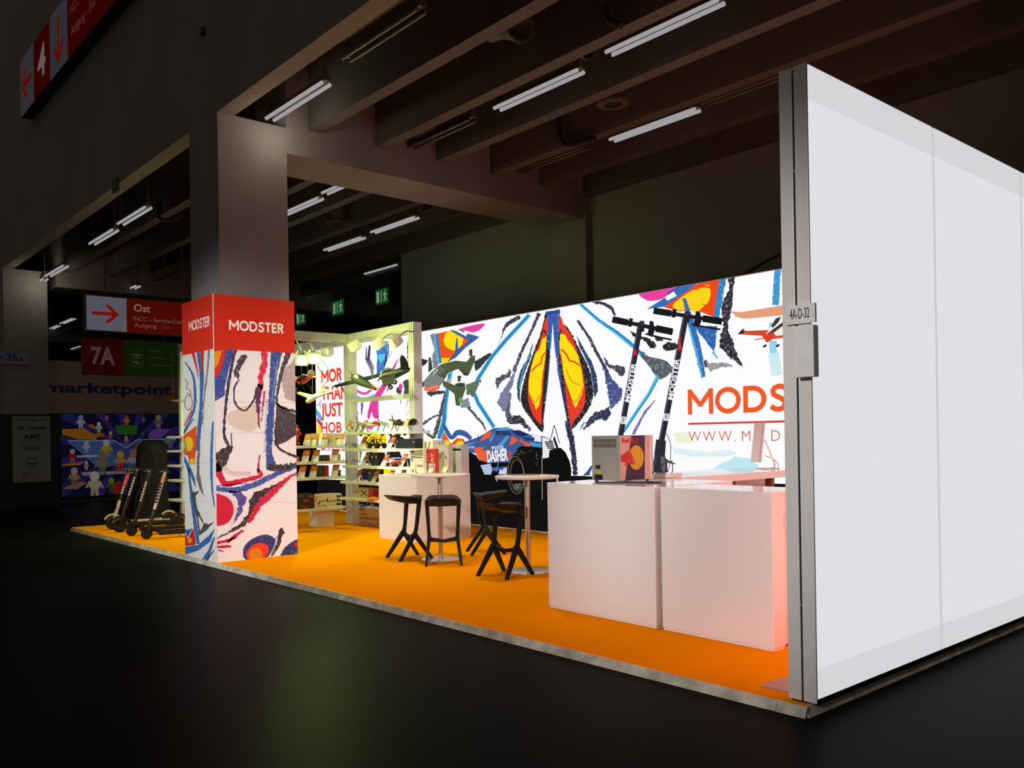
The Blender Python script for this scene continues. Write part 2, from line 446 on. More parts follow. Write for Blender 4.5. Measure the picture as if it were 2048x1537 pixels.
# ------------------------------------------------------------------ ceiling lights (twin tubes)
M_TUBE = emis('tube_glow', (.34, .33, .345), 1.0)
M_TUBEOFF = mat('tube_unlit', (.11, .115, .09), .25, .2, var=.2)
M_FIX = mat('lamp_housing', (.10, .07, .035), .5, .2)
def make_tube(label, lit=True):
    t = thing('fluorescent_lamp', label, 'ceiling lamp', (0, 0, 0), 0, 'twin tube lamps on the hall ceiling')
    MB().box((-.78, -.05, .03), (.78, .05, .09)).build('housing', M_FIX, t)
    for y in (-.055, .055):
        MB().tube((-.75, y, .0), (.75, y, .0), .024, n=10).build('tube', M_TUBE if lit else M_TUBEOFF, t, smooth=True)
    for sx in (-.725, .725): MB().box((sx - .025, -.02, .06), (sx + .025, .02, .20)).tube((sx, 0, .18), (sx, 0, 1.72), .008, n=6).build('hanger', M_FIX, t)
    return t
TUBES = [((537, 240), (656, 166), 'lit twin tube lamp right above the top of the tall concrete pillar'),
         ((995, 218), (1161, 143), 'lit twin tube lamp in the ceiling bay before the crossbeam, middle of three large ones'),
         ((1220, 105), (1440, 6), 'largest lit twin tube lamp, high on the ceiling and cut by the photo edge'),
         ((1228, 280), (1391, 221), 'lit twin tube lamp closest to the top of the white light wall'),
         ((650, 386), (745, 346), 'lit twin tube lamp just beneath the concrete crossbeam, clear of the pillar'),
         ((571, 428), (628, 403), 'lit twin tube lamp half hidden behind the concrete pillar'),
         ((747, 464), (832, 437), 'lit twin tube lamp over the left end of the dark back wall, nearer one'),
         ((653, 500), (725, 477), 'lit twin tube lamp deeper in the row left of the dark back wall'),
         ((735, 548), (795, 531), 'lit twin tube lamp above the hanging exit sign, beside the dark wall edge'),
         ((600, 592), (640, 579), 'small lit tube lamp above the middle exit sign, next to the pillar'),
         ((240, 449), (298, 415), 'lit twin tube lamp nearest the pillar in the row under the big wall'),
         ((183, 489), (232, 460), 'second lit twin tube lamp from the pillar in the row under the big wall'),
         ((94, 554), (133, 531), 'third lit twin tube lamp from the pillar in the row under the big wall'),
         ((58, 578), (93, 557), 'lit twin tube lamp at the top of the far left pillar'),
         ((236, 589), (278, 572), 'lit twin tube lamp right above the red hanging direction sign'),
         ((122, 649), (150, 636), 'distant tube lamp left of the white arrow sign, right one of a touching pair'),
         ((94, 662), (121, 650), 'distant tube lamp left of the white arrow sign, left one of a touching pair'),
         ((203, 676), (219, 669), 'tiny distant tube lamp showing under the white arrow panel'),
         ((142, 701), (166, 691), 'distant tube lamp just above the big dark blue lettering, right one'),
         ((113, 711), (131, 705), 'distant tube lamp just above the big dark blue lettering, left one'),
         ((322, 682), (336, 676), 'tiny distant tube lamp under the red direction sign near the graffiti pillar')]
OFF = [((702, 112), (832, 30), 'unlit twin tube lamp between the big wall and the first ceiling beam'),
       ((818, 298), (946, 241), 'unlit twin tube lamp over the crossbeam, left of the lit middle one'),
       ((1035, 343), (1178, 296), 'unlit twin tube lamp where the crossbeam meets the dark back wall'),
       ((845, 423), (958, 389), 'unlit twin tube lamp left of the crossbeam end above the dark back wall'),
       ((1452, 194), (1566, 152), 'unlit twin tube lamp just left of the top of the white light wall')]
for lst, lit in ((TUBES, True), (OFF, False)):
    first = None
    for a, b, lb in lst:
        p, q = onZ(5.80, *a), onZ(5.80, *b)
        for lo, hi, yr in ((4.9, 5.85, 5.2), (6.9, 8.0, 7.27), (8.9, 9.9, 9.33)):
            if lo < p.y < hi: p, q = onY(yr, *a), onY(yr, *b); break
        c = (p + q) / 2; rz = atan2(q.y - p.y, q.x - p.x)
        if abs(rz) > .02: rz = 0
        if first is None:
            first = make_tube(lb, lit); first.location = c; first.rotation_euler = (0, 0, rz)
        else: copy_thing(first, c, rz, lb)

for c, w in (((-10.05, 5.05, 5.45), 9), ((-22.4, 5.1, 5.3), 9)):          # the end lamps light the tops of the two pillars
    d = bpy.data.lights.new('lamp_glow', 'POINT'); d.energy = w; d.color = (1.0, .88, .66); d.shadow_soft_size = .08
    o = bpy.data.objects.new('lamp_glow', d); COL.objects.link(o); o.location = c
# cable trays running between the lamps, loudspeakers, ceiling spots, black pipes
for y, x0, x1, lb in ((5.15, -9.0, 2.0, 'thin cable tray along the first ceiling bay next to the big wall'),
                      (7.27, -10.4, 1.0, 'thin cable tray along the second ceiling bay'),
                      (9.33, -10.4, 4.0, 'thin double cable tray along the third ceiling bay by the dark back wall')):
    m = MB().box((x0, y - .03, 6.25), (x1, y + .03, 6.30)).box((x0, y + .10, 6.27), (x1, y + .15, 6.32))
    tag(m.build('cable_tray', M_FIX), lb, 'cable tray')
def horn(px, py, y, lb, s=1.0):
    p = onY(y, px, py); t = thing('horn_loudspeaker', lb, 'loudspeaker', p)
    MB().lathe([(.05, -.34), (.07, -.30), (.09, -.12), (.19 * s, .10), (.24 * s, .16), (.245 * s, .18), (.20 * s, .17), (.06, -.05)], axis='x').build('horn', mat('horn_grey', (.09, .085, .075), .5), t, smooth=True)
    MB().box((-.03, -.03, .1), (.03, .03, .55)).build('bracket', M_FIX, t)
horn(1016, 54, 6.36, 'larger dark round horn loudspeaker hanging under the ceiling beams')
horn(1152, 100, 7.45, 'smaller dark horn loudspeaker above the middle lit tube lamp', .75)
def canspot(px, py, z, lb):
    p = onZ(z, px, py); t = thing('ceiling_projector', lb, 'projector lamp', p)
    MB().lathe([(.15, .0), (.15, .42), (.10, .46)]).build('housing', mat('can_grey', (.10, .09, .08), .5), t, smooth=True)
    MB().lathe([(.20, -.02), (.20, .02)]).build('rim', M_FIX, t, smooth=True)
    MB().lathe([(.10, -.035), (.11, -.022)]).build('lens', M_BLACK, t, smooth=True)
    MB().tube((0, 0, .46), (0, 0, 1.2), .02).build('hanger', M_FIX, t)
canspot(1225, 206, 5.75, 'dark cylindrical ceiling projector above the lit lamp by the light wall')
canspot(670, 445, 5.75, 'small dark cylindrical ceiling projector right of the pillar')
def pipe(pts, lb):
    tag(MB().path([onY(y, a, b) for a, b, y in pts], .035, 8).build('black_pipe', M_RUBBER, smooth=True), lb, 'pipe')
pipe([(1116, 200, 8.70), (1118, 250, 8.70), (1124, 280, 8.70), (1132, 290, 8.70), (1150, 289, 8.70), (1190, 276, 8.70)], 'black bent pipe coming down a beam in the middle of the ceiling')
pipe([(1211, 10, 6.60), (1211, 30, 6.60), (1218, 42, 6.60), (1242, 52, 6.60)], 'short black bent pipe near the top edge of the picture')
pipe([(318, 405, 5.56), (317, 432, 5.56), (325, 441, 5.56), (345, 441, 5.56), (362, 433, 5.56)], 'black bent pipe left of the pillar over the row of tube lamps')
# skylight-like green glazing strip between big wall and beams
t = thing('glazed_hatch', 'dim green glazed hatch panel between the big wall and the ceiling beams', 'hatch', onZ(6.9, 640, 120))
M_GLZ = mat('green_glazing', (.10, .13, .05), .3, var=.3, scale=3)
for k in range(6):
    MB().box((k * .62, -.16, -.02), (k * .62 + .58, .22, .02)).build('pane', M_GLZ, t)
MB().box((-.05, -.2, .02), (3.8, .26, .05)).build('frame', M_FIX, t)
p = onZ(6.4, 1150, 22)
t = thing('lattice_truss', 'dark red lattice truss piece under the ceiling at the top edge', 'truss', p)
M_TRUSS = mat('dark_red_truss', (.10, .03, .025), .6)
mb = MB()
for yy in (-.12, .12):
    for zz in (-.12, .12): mb.tube((-.7, yy, zz), (.7, yy, zz), .02, n=8)
mb.build('chord', M_TRUSS, t)
mb = MB()
for k in range(6):
    x = -.7 + .233 * k
    for yy in (-.12, .12): mb.tube((x, yy, -.12), (x + .233, yy, .12), .012, n=6)
    for zz in (-.12, .12): mb.tube((x, -.12, zz), (x + .233, .12, zz), .012, n=6)
mb.build('lacing', M_TRUSS, t)

# ------------------------------------------------------------------ hall signs
def lit_scale(c, k): return tuple(int(255 * ((x / 255) ** 2.2 * k) ** (1 / 2.2)) for x in c)
def sign_box(name, lb, ax, val, rect, depth, cat='sign'):
    """a flat box whose printed face is the plane; returns thing and Print"""
    u0, v0, u1, v1 = rect
    c = ((u0 + u1) / 2, val, v0) if ax == 1 else (val, (u0 + u1) / 2, v0)
    t = thing(name, lb, cat, c)
    a, b = ((u0, val, v0), (u1, val + depth, v1)) if ax == 1 else ((val, u0, v0), (val - depth, u1, v1))
    wb('case', a, b, M_SIGNBOX, t)
    return t, Print(ax, val, rect)
def qr(P, col, u0, v0, u1, v1, l=1): P.uv(col, [(u0, v0), (u1, v0), (u1, v1), (u0, v1)], l)
# direction sign hanging from the ceiling: arrow, Ost
a, b = onX(-19.0, 170.5, 588.5), onX(-19.0, 171, 661)
r = (a.y, b.z, a.y + 2.75, a.z)
t, P = sign_box('direction_sign', 'hanging red direction sign with white arrow panel reading Ost', 0, -19.0, r, .14)
qr(P, (82, 82, 92), r[0] + .02, r[1] + .02, r[0] + .80, r[3] - .02); qr(P, (70, 9, 2), r[0] + .80, r[1] + .02, r[2] - .02, r[3] - .02)
cx, cy = r[0] + .38, (r[1] + r[3]) / 2
RD = (112, 14, 6)
P.uv(RD, [(cx - .26, cy - .035), (cx + .20, cy - .035), (cx + .20, cy + .035), (cx - .26, cy + .035)], 2)
P.uv(RD, [(cx - .02, cy + .19), (cx + .07, cy + .19), (cx + .27, cy), (cx + .07, cy - .19), (cx - .02, cy - .19), (cx + .17, cy)], 2)
P.text('Ost', r[0] + .95, r[3] - .27, .15, (112, 104, 98), 2, .012)
P.text('NCC - Service-Center', r[0] + .95, r[3] - .47, .085, (98, 66, 60), 2, .012, 1.18)
P.text('Ausgang', r[0] + .95, r[3] - .60, .085, (98, 66, 60), 2, .012, .46)
P.text('- Exit', r[0] + 1.45, r[3] - .60, .08, (84, 40, 36), 2, 0)
P.build('sign_face', t, PRINT_LIT)
for y in (r[0] + .7, r[0] + 2.0):
    MB().tube((-19.07, y, r[3]), (-19.07, y, 7.0), .012, n=6).build('rod', M_FIX, t, local=False)
# 7A sign
a, b = onX(-20.5, 165, 675), onX(-20.5, 165, 749)
r = (a.y, b.z, a.y + 2.3, a.z)
t, P = sign_box('hall_sign', 'dim red and green hall sign with large 7A hanging below the red direction sign', 0, -20.5, r, .12)
qr(P, (34, 4, 2), r[0], r[1], r[0] + .86, r[3]); qr(P, (15, 22, 2), r[0] + .86, r[1], r[2], r[3])
P.text('7A', r[0] + .17, r[1] + .24, .36, (66, 48, 44), 2, .03, .50)
for k in range(3): qr(P, (30, 42, 18), r[0] + 1.42, r[1] + .25 + k * .16, r[0] + 1.9 - .1 * k, r[1] + .28 + k * .16, 2)
for rr in ((1.0, .20, 1.27, .215), (1.0, .58, 1.27, .595), (1.0, .20, 1.012, .595), (1.258, .20, 1.27, .595)): qr(P, (28, 40, 18), r[0] + rr[0], r[1] + rr[1], r[0] + rr[2], r[1] + rr[3], 2)
for rr in ((1.04, .46, 1.22, .50), (1.07, .40, 1.19, .43), (1.05, .30, 1.2, .34), (1.12, .26, 1.2, .30)): qr(P, (40, 50, 30), r[0] + rr[0], r[1] + rr[1], r[0] + rr[2], r[1] + rr[3], 2)
P.build('sign_face', t, PRINT_LIT)
for y in (r[0] + .5, r[0] + 1.8):
    MB().tube((-20.56, y, r[3]), (-20.56, y, 7.0), .012, n=6).build('rod', M_FIX, t, local=False)
# sign on the big wall, upper left
YS = 4.16
a = onY(YS, 42, 236); bt = onY(YS, 43, 120)
r = (a.x, a.z, a.x + 9.0, bt.z); h = r[3] - r[1]
t, P = sign_box('wall_sign', 'long red and white wall sign with arrows and a white 4, upper left', 1, YS, r, .19)
x1, x2, x3 = onY(YS, 68, 150).x, onY(YS, 100, 110).x, onY(YS, 135, 40).x
qr(P, (46, 46, 50), r[0], r[1], x1, r[3]); qr(P, (48, 3, 1), x1, r[1], x2, r[3]); qr(P, (46, 46, 50), x2, r[1], x3, r[3]); qr(P, (48, 3, 1), x3, r[1], r[2], r[3])
cy = r[1] + h * .5; w = (x1 - r[0])
RD = (88, 10, 6)
def arrow(P, cx, cy, L, dx, dy, col, th):
    tip = (cx + dx * L, cy + dy * L); tail = (cx - dx * L, cy - dy * L); nx, ny = -dy, dx
    P.uv(col, [(tail[0] + nx * th, tail[1] + ny * th), (tip[0] + nx * th, tip[1] + ny * th), (tip[0] - nx * th, tip[1] - ny * th), (tail[0] - nx * th, tail[1] - ny * th)], 2)
    for sg in (-1, 1):
        e = (tip[0] - dx * L * .8 + nx * sg * L * .8, tip[1] - dy * L * .8 + ny * sg * L * .8)
        ux, uy = e[0] - tip[0], e[1] - tip[1]; n = hypot(ux, uy); px_, py_ = -uy / n * th, ux / n * th
        P.uv(col, [(tip[0] + px_, tip[1] + py_), (e[0] + px_, e[1] + py_), (e[0] - px_, e[1] - py_), (tip[0] - px_, tip[1] - py_)], 2)
arrow(P, r[0] + w * .5, cy, w * .34, -1, 0, RD, .06)
P.text('4', x1 + (x2 - x1) * .24, r[1] + h * .27, h * .48, (92, 86, 84), 2, .03, (x2 - x1) * .5)
arrow(P, (x2 + x3) / 2, cy, h * .34, 0, -1, RD, .06)
P.text('NCC - Service-Center', x3 + .2, r[1] + h * .60, h * .15, (78, 40, 36), 2, .01)
P.text('Ausgang - Exit', x3 + .2, r[1] + h * .28, h * .15, (78, 40, 36), 2, .01)
P.build('sign_face', t, PRINT_LIT)
# emergency exit signs
def exit_sign(px0, py0, px1, py1, y, lb):
    a, b = onY(y, px0, py0), onY(y, px1, py1); r = (a.x, b.z, b.x, a.z); w = r[2] - r[0]; h = r[3] - r[1]
    t, P = sign_box('exit_sign', lb, 1, y, r, .12); t['group'] = 'green exit signs hung in a row'
    G = (10, 62, 22); Wt = (120, 150, 110)
    qr(P, G, *r); qr(P, Wt, r[0] + w * .08, r[1] + h * .15, r[0] + w * .28, r[3] - h * .15, 2); qr(P, Wt, r[0] + w * .42, r[1] + h * .15, r[0] + w * .48, r[3] - h * .12, 2)
    f = lambda x, z: (r[0] + w * x, r[1] + h * z)
    for pl in ([(.70, .78), (.78, .78), (.79, .90), (.71, .90)], [(.66, .74), (.80, .70), (.76, .42), (.68, .42)], [(.68, .45), (.76, .45), (.70, .15), (.62, .15)], [(.74, .48), (.80, .44), (.90, .22), (.84, .18)],
               [(.58, .58), (.68, .74), (.70, .66), (.62, .52)], [(.78, .72), (.90, .58), (.88, .52), (.76, .62)]):
        P.uv(Wt, [f(*q) for q in pl], 2)
    P.build('sign_face', t, PRINT_LIT)
    for x in (r[0] + w * .25, r[0] + w * .75):
        MB().tube((x, y + .06, r[3]), (x, y + .06, 7.0), .008, n=6).build('wire', M_FIX, t, local=False)
exit_sign(751, 581, 777, 606, 12.3, 'green exit sign with running figure, nearest to the dark wall edge')
exit_sign(664, 604, 688, 628, 13.0, 'green exit sign with running figure, middle one of three')
exit_sign(592, 626, 611, 648, 13.4, 'green exit sign with running figure, half hidden behind the red pillar box')
a = onY(4.36, 230, 388); b = onY(4.36, 242, 365)
t, P = sign_box('small_exit_plate', 'tiny dark exit plate low on the big wall above the tube lamps', 1, 4.32, (a.x, a.z, a.x + .24, a.z + .20), .04)
qr(P, (10, 15, 11), a.x, a.z, a.x + .24, a.z + .20); qr(P, (40, 48, 38), a.x + .10, a.z + .05, a.x + .13, a.z + .16, 2); P.build('sign_face', t, PRINT_LIT)
a = onY(4.34, 403, 72)
tag(MB().box((a.x, 4.30, a.z), (a.x + .07, 4.36, a.z + .09), .008).build('junction_box', M_FIX), 'small dark junction box high on the big wall', 'junction box')

# ------------------------------------------------------------------ neighbour stand at the far left
XM = -24.4
a, b = onX(XM, 80, 720), onX(XM, 350, 828)
t = thing('neighbour_stand', 'dark neighbouring exhibition stand with pale fascia reading marketpoint', 'exhibition stand', (XM, 7.0, ZF))
yy0, zz0, zz1 = a.y, b.z, a.z
wb('fascia', (XM - .15, yy0, zz0), (XM, 12.0, zz1), mat('fascia_beige', (.36, .31, .25), .8), t)
wb('wall_panel', (XM - .25, yy0 - 1.5, ZF), (XM - .1, 12.0, zz0), M_DARK, t)
wb('plinth', (XM - .1, yy0 - 2, ZF), (XM + .05, 12.0, ZF + .04), mat('plinth_grey', (.07, .07, .06), .5), t)
P = Print(0, XM, (yy0, zz0, 12.0, zz1))
p, q = onX(XM, 88, 784.5), onX(XM, 345.5, 786)
P.text('marketpoint', p.y, p.z, .26, (6, 7, 15), 1, .032, q.y - p.y)
P.build('lettering', t, PRINT_LIT, 'dark blue lettering')
# big poster: a plain generic fantasy scene of platforms and toy figures
P = Print(0, XM - .09, (onX(XM, 124, 860).y, onX(XM, 124, 996).z, onX(XM, 124, 860).y + 3.3, onX(XM, 124, 828).z))
P.T = (0, 820, 5.389)
P.uv((9, 10, 30), [(P.rect[0], P.rect[1]), (P.rect[2], P.rect[1]), (P.rect[2], P.rect[3]), (P.rect[0], P.rect[3])], 0)
for k in range(15):
    an = -pi + pi * 2 * k / 15 + .1
    P.poly((22, 22, 62) if k % 2 else (28, 20, 66), [(1370, 430), (1370 + 1100 * cos(an), 430 + 900 * sin(an)), (1370 + 1100 * cos(an + .16), 430 + 900 * sin(an + .16))], 1)
P.poly((40, 56, 88), [(730, 330), (1230, 325), (1360, 410), (1470, 320), (1900, 315), (1640, 620), (1050, 600), (880, 470)], 2)
P.poly((30, 40, 76), [(1200, 360), (1500, 350), (1420, 620), (1260, 600)], 3)
P.stroke((88, 100, 128), [(730, 335), (1230, 328), (1362, 412), (1475, 322), (1900, 316)], 9, 4, sm=False)
P.stroke((60, 74, 108), [(740, 345), (1060, 620)], 8, 4); P.stroke((60, 74, 108), [(1900, 330), (1650, 620)], 8, 4)
for pl, c in (([(668, 210), (910, 202), (1050, 290), (1030, 322), (840, 318), (670, 268)], (104, 62, 8)), ([(668, 590), (930, 555), (850, 600), (670, 606)], (112, 60, 16)), ([(668, 850), (880, 770), (940, 790), (830, 856)], (88, 60, 40)),
              ([(1240, 170), (1480, 170), (1470, 262), (1260, 268)], (26, 58, 10)), ([(1590, 270), (1650, 208), (1840, 206), (1740, 300), (1600, 310)], (64, 40, 92)), ([(940, 170), (990, 150), (1035, 195), (1000, 205)], (110, 50, 14)),
              ([(1010, 260), (1120, 250), (1130, 285), (1030, 300)], (100, 50, 10)), ([(820, 495), (1050, 490), (1060, 505), (830, 515)], (110, 108, 110)), ([(860, 675), (1340, 660), (1500, 680), (900, 712)], (86, 84, 90)), ([(1250, 640), (1360, 640), (1340, 670), (1240, 672)], (100, 34, 12))):
    P.poly(c, pl, 5)
def toy(x, y, h, c1, c2, hd):
    P.poly(c2, [(x - h * .16, y), (x - h * .14, y - h * .36), (x + h * .14, y - h * .36), (x + h * .17, y), (x + h * .05, y), (x, y - h * .25), (x - h * .05, y)], 6)
    P.poly(c1, [(x - h * .20, y - h * .34), (x - h * .24, y - h * .62), (x + h * .24, y - h * .62), (x + h * .20, y - h * .34)], 7)
    P.poly(c1, [(x - h * .24, y - h * .6), (x - h * .36, y - h * .36), (x - h * .28, y - h * .34), (x - h * .18, y - h * .52)], 7)
    P.poly(c1, [(x + h * .24, y - h * .6), (x + h * .36, y - h * .36), (x + h * .28, y - h * .34), (x + h * .18, y - h * .52)], 7)
    P.ell(hd, (x, y - h * .79), h * .19, h * .20, 8)
GY = (96, 96, 92)
for a in ((870, 205, 150, (92, 96, 104), GY, (70, 84, 112)), (1065, 250, 120, GY, GY, (104, 102, 96)), (1150, 130, 70, (96, 48, 14), (80, 40, 12), (70, 70, 66)), (1365, 170, 110, (108, 62, 10), (110, 50, 10), (104, 40, 12)), (1545, 150, 70, (50, 50, 46), (40, 40, 40), (64, 62, 50)),
          (1705, 205, 150, (66, 44, 84), (84, 74, 22), (88, 80, 26)), (1190, 330, 100, (104, 30, 24), (60, 50, 60), GY), (1362, 372, 90, (90, 60, 44), (84, 50, 40), (98, 82, 66)), (1535, 330, 100, (28, 28, 40), (24, 24, 34), (40, 38, 52)),
          (930, 465, 140, (96, 96, 100), (84, 84, 90), (96, 98, 102)), (1145, 510, 190, (98, 84, 20), (90, 70, 26), (116, 108, 92)), (780, 570, 150, (84, 18, 12), (98, 60, 20), (92, 90, 86)), (1100, 700, 240, (66, 64, 48), (58, 56, 44), (72, 60, 40)), (1295, 650, 210, (100, 70, 42), (98, 34, 16), (108, 84, 36)),
          (1440, 660, 240, (92, 86, 92), (50, 46, 70), (94, 58, 50)), (1580, 590, 190, (34, 32, 36), (30, 30, 34), (98, 40, 28)), (1680, 480, 150, (100, 50, 28), (92, 84, 74), (104, 34, 20)), (1485, 470, 110, (94, 34, 24), (70, 60, 66), (98, 44, 30)), (1800, 470, 180, (58, 58, 60), (40, 40, 44), (66, 66, 62)),
          (930, 650, 100, (90, 60, 60), GY, (96, 92, 90)), (800, 820, 200, (84, 66, 46), (70, 54, 34), (94, 88, 72)), (1020, 940, 280, (104, 98, 76), (98, 92, 72), (112, 108, 98)), (1200, 900, 170, (42, 46, 26), (36, 40, 34), (70, 76, 22)), (1600, 905, 290, (58, 64, 48), (60, 58, 44), (64, 66, 54))):
    toy(*a)
P.ell((92, 22, 14), (1280, 850), 62, 78, 9)
P.t = [(a_, b_, (c_[0] * .8, c_[1] * .8, c_[2] * .8, c_[3])) for a_, b_, c_ in P.t]
P.build('poster', t, PRINT_LIT, 'colourful poster of toy figures on floating platforms')
# black cladded foot of the far left pillar with the sponsor poster and stand number
XC = -22.80
yl, yr = onX(XC, 0, 900).y - .3, onX(XC, 122, 900).y
t = thing('pillar_surround', 'black cladding around the foot of the far left pillar with a pale sponsor poster', 'cladding', (XC, 5.0, ZF))
wb('board', (XC - 1.1, yl, ZF), (XC, yr, onX(XC, 60, 829).z), M_DARK, t)
r0, r1 = onX(XC, 26, 966), onX(XC, 100, 833)
P = Print(0, XC, (r0.y, r0.z, r1.y, r1.z)); w = r1.y - r0.y; h = r1.z - r0.z
qr(P, (33, 32, 27), *P.rect, 0)
DK = (10, 10, 14)
P.text('marketpoint', r0.y + w * .06, r0.z + h * .93, h * .035, DK, 1, .04, w * .88)
P.text('ok travels', r0.y + w * .12, r0.z + h * .80, h * .055, DK, 1, .04, w * .78); qr(P, DK, r0.y + w * .12, r0.z + h * .775, r0.y + w * .9, r0.z + h * .78)
P.text('AMS', r0.y + w * .28, r0.z + h * .65, h * .075, DK, 1, .04, w * .46); qr(P, (20, 20, 18), r0.y + w * .28, r0.z + h * .615, r0.y + w * .74, r0.z + h * .62)
P.T = (0, 820, 5.389)
for sx in (-1, 1):
    f = lambda x: 343 + sx * x
    for k, (l0, l1) in enumerate(((113, 385), (95, 400), (75, 414))):
        P.stroke(DK, [(f(l0), l1 - 2), (f(30), l1)], 7, 1, sm=False)
    P.stroke(DK, [(f(30), 398), (f(12), 405), (f(22), 432), (f(48), 436), (f(62), 420), (f(80), 418)], 9, 1)
P.ring(DK, (340, 562), 62, 50, 7, 1); P.stroke(DK, [(285, 580), (395, 578)], 16, 1); P.stroke(DK, [(300, 550), (330, 520), (355, 540), (380, 515)], 6, 1); P.stroke((22, 21, 18), [(300, 628), (385, 626)], 5, 1)
P.text('30', r0.y + w * .22, r0.z + h * .085, h * .07, DK, 1, .01, w * .2, slant=.3); P.text('years', r0.y + w * .42, r0.z + h * .085, h * .055, (58, 8, 8), 1, .01, w * .28, slant=.3)
P.stroke((58, 8, 8), [(250, 735), (330, 745), (400, 735), (425, 705)], 6, 1)
P.build('sponsor_poster', t, PRINT_LIT, 'pale poster with a column of logos')
a = onX(-22.93, 0, 703); b = onX(-22.93, 47, 729)
t, P = sign_box('stand_number_plate', 'pale stand number plate on the far left pillar reading D-35a', 0, -22.90, (a.y - .45, b.z, b.y + .12, a.z), .03)
qr(P, (31, 32, 36), *P.rect, 0); p = onX(-22.90, -2, 721)
P.text('D-35a', p.y - .13, p.z, .15, (10, 10, 12), 1, .02, b.y - p.y + .13)
P.build('sign_face', t, PRINT_LIT)
tag(MB().path([onY(9.13, 1486, 551), onY(10.2, 1530, 524), onY(10.98, 1600, 490)], .02, 6).build('black_cable', M_BLACK, smooth=True), 'black cable slanting behind the top of the mural near the light wall', 'cable')

# ================================================================== the stand
PXL, PXR = -16.55, -2.52
def fy(x): return 4.20 + (x + 10.35) * .0075      # front edge of the carpet
plat = MB().prism([(PXL, fy(PXL)), (PXR, fy(PXR)), (PXR, 9.3), (PXL, 9.3)], lambda a, b: (a, b, ZF), lambda a, b: (a, b, ZP))
plat = struct('floor_carpet', plat, M_CARPET)
def strip(p, q, n):
    """one length of the bevelled metal edge from p to q (carpet-edge points), n = outward normal"""
    p = Vector((p[0], p[1], 0)); q = Vector((q[0], q[1], 0)); n = Vector((n[0], n[1], 0)); d = (q - p).normalized()
    prof = [(-.006, ZP + .006), (.004, ZP + .006), (.03, ZF), (-.006, ZF)]
    vs = [c + n * a + Vector((0, 0, z)) for c in (p + d * .0015, q - d * .0015) for a, z in prof]
    o = MB().add(vs, [(0, 1, 2, 3), (4, 7, 6, 5), (0, 4, 5, 1), (1, 5, 6, 2), (2, 6, 7, 3), (3, 7, 4, 0)]).build('edge_strip', M_EDGE, plat)
    return o
js = [PXL, -14.3, -12.2, -10.2, -8.08, -6.17, -5.21, -4.2, -2.68, PXR + .02]
for a, b in zip(js, js[1:]): strip((a, fy(a)), (b, fy(b)), (0, -1))
js = [fy(PXR), 5.75, 7.2, 8.6, 9.3]
for a, b in zip(js, js[1:]): strip((PXR, a), (PXR, b), (1, 0))
for a, b in ((4.16, 6.2), (6.2, 8.2), (8.2, 9.3)): strip((PXL, b), (PXL, a), (-1, 0))

# ------------------------------------------------------------------ the white light wall on the right
LX0, LX1, LY0, LY1, LZ1 = -2.655, -2.485, 4.325, 9.4, 3.555
t = thing('light_wall', 'tall white backlit fabric wall with grey metal end on the right', 'light wall', (LX1, LY0, ZP))
M_LW = emis('light_wall_fabric', (.74, .745, .775)); M_LWB = emis('light_wall_dim_edge', (.66, .665, .685)); M_LWS = emis('light_wall_dim_seam', (.58, .58, .60))  # edge and seam emission dimmed where frame and posts block the backlight
M_LWI = emis('light_wall_inside', (1.7, .60, .48))  # reddish glow added on the unseen side to warm counters and carpet
xm = (LX0 + LX1) / 2
wb('end_profile', (LX0, LY0, ZP + .012), (xm - .006, LY0 + .014, LZ1 + .03), M_ALU, t, .003)
wb('end_profile', (xm + .006, LY0, ZP + .012), (LX1, LY0 + .014, LZ1 + .03), M_ALU, t, .003)
wb('groove', (xm - .007, LY0 + .015, ZP + .02), (xm + .007, LY0 + .02, LZ1 + .02), M_DARK, t)
wb('core', (LX0 + .02, LY0 + .015, ZP + .02), (LX1 - .02, LY1, LZ1), M_ALU, t)
wb('bottom_rail', (LX0 + .01, LY0 + .016, ZP), (LX1 - .006, LY1, ZP + .035), M_BLACK, t)
ys = [LY0 + .005, 5.905, 7.48, 9.0, LY1]
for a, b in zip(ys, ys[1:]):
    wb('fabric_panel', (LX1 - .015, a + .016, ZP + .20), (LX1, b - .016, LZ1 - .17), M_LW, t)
    wb('dim_band', (LX1 - .015, a + .016, ZP + .035), (LX1, b - .016, ZP + .1998), M_LWB, t)
    wb('dim_band', (LX1 - .015, a + .016, LZ1 - .1698), (LX1, b - .016, LZ1 + .022), M_LWB, t)
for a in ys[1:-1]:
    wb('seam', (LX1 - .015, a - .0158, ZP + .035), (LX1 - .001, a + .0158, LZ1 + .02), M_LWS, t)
wb('inner_fabric', (LX0, LY0 + .10, ZP + .03), (LX0 + .018, LY1 - .4, LZ1), M_LWI, t, label='unseen inner fabric side with added red glow facing the counters')
for z in (3.01, 2.0, .62): MB().lathe([(.005, 0), (.005, .006)], (xm, LY0 + .004, z), 'y', 8).build('clip', M_CHROME, t, local=False)
wb('top_rail', (LX0, LY0 + .015, LZ1 + .022), (LX1 - .002, LY1, LZ1 + .03), M_ALU, t)
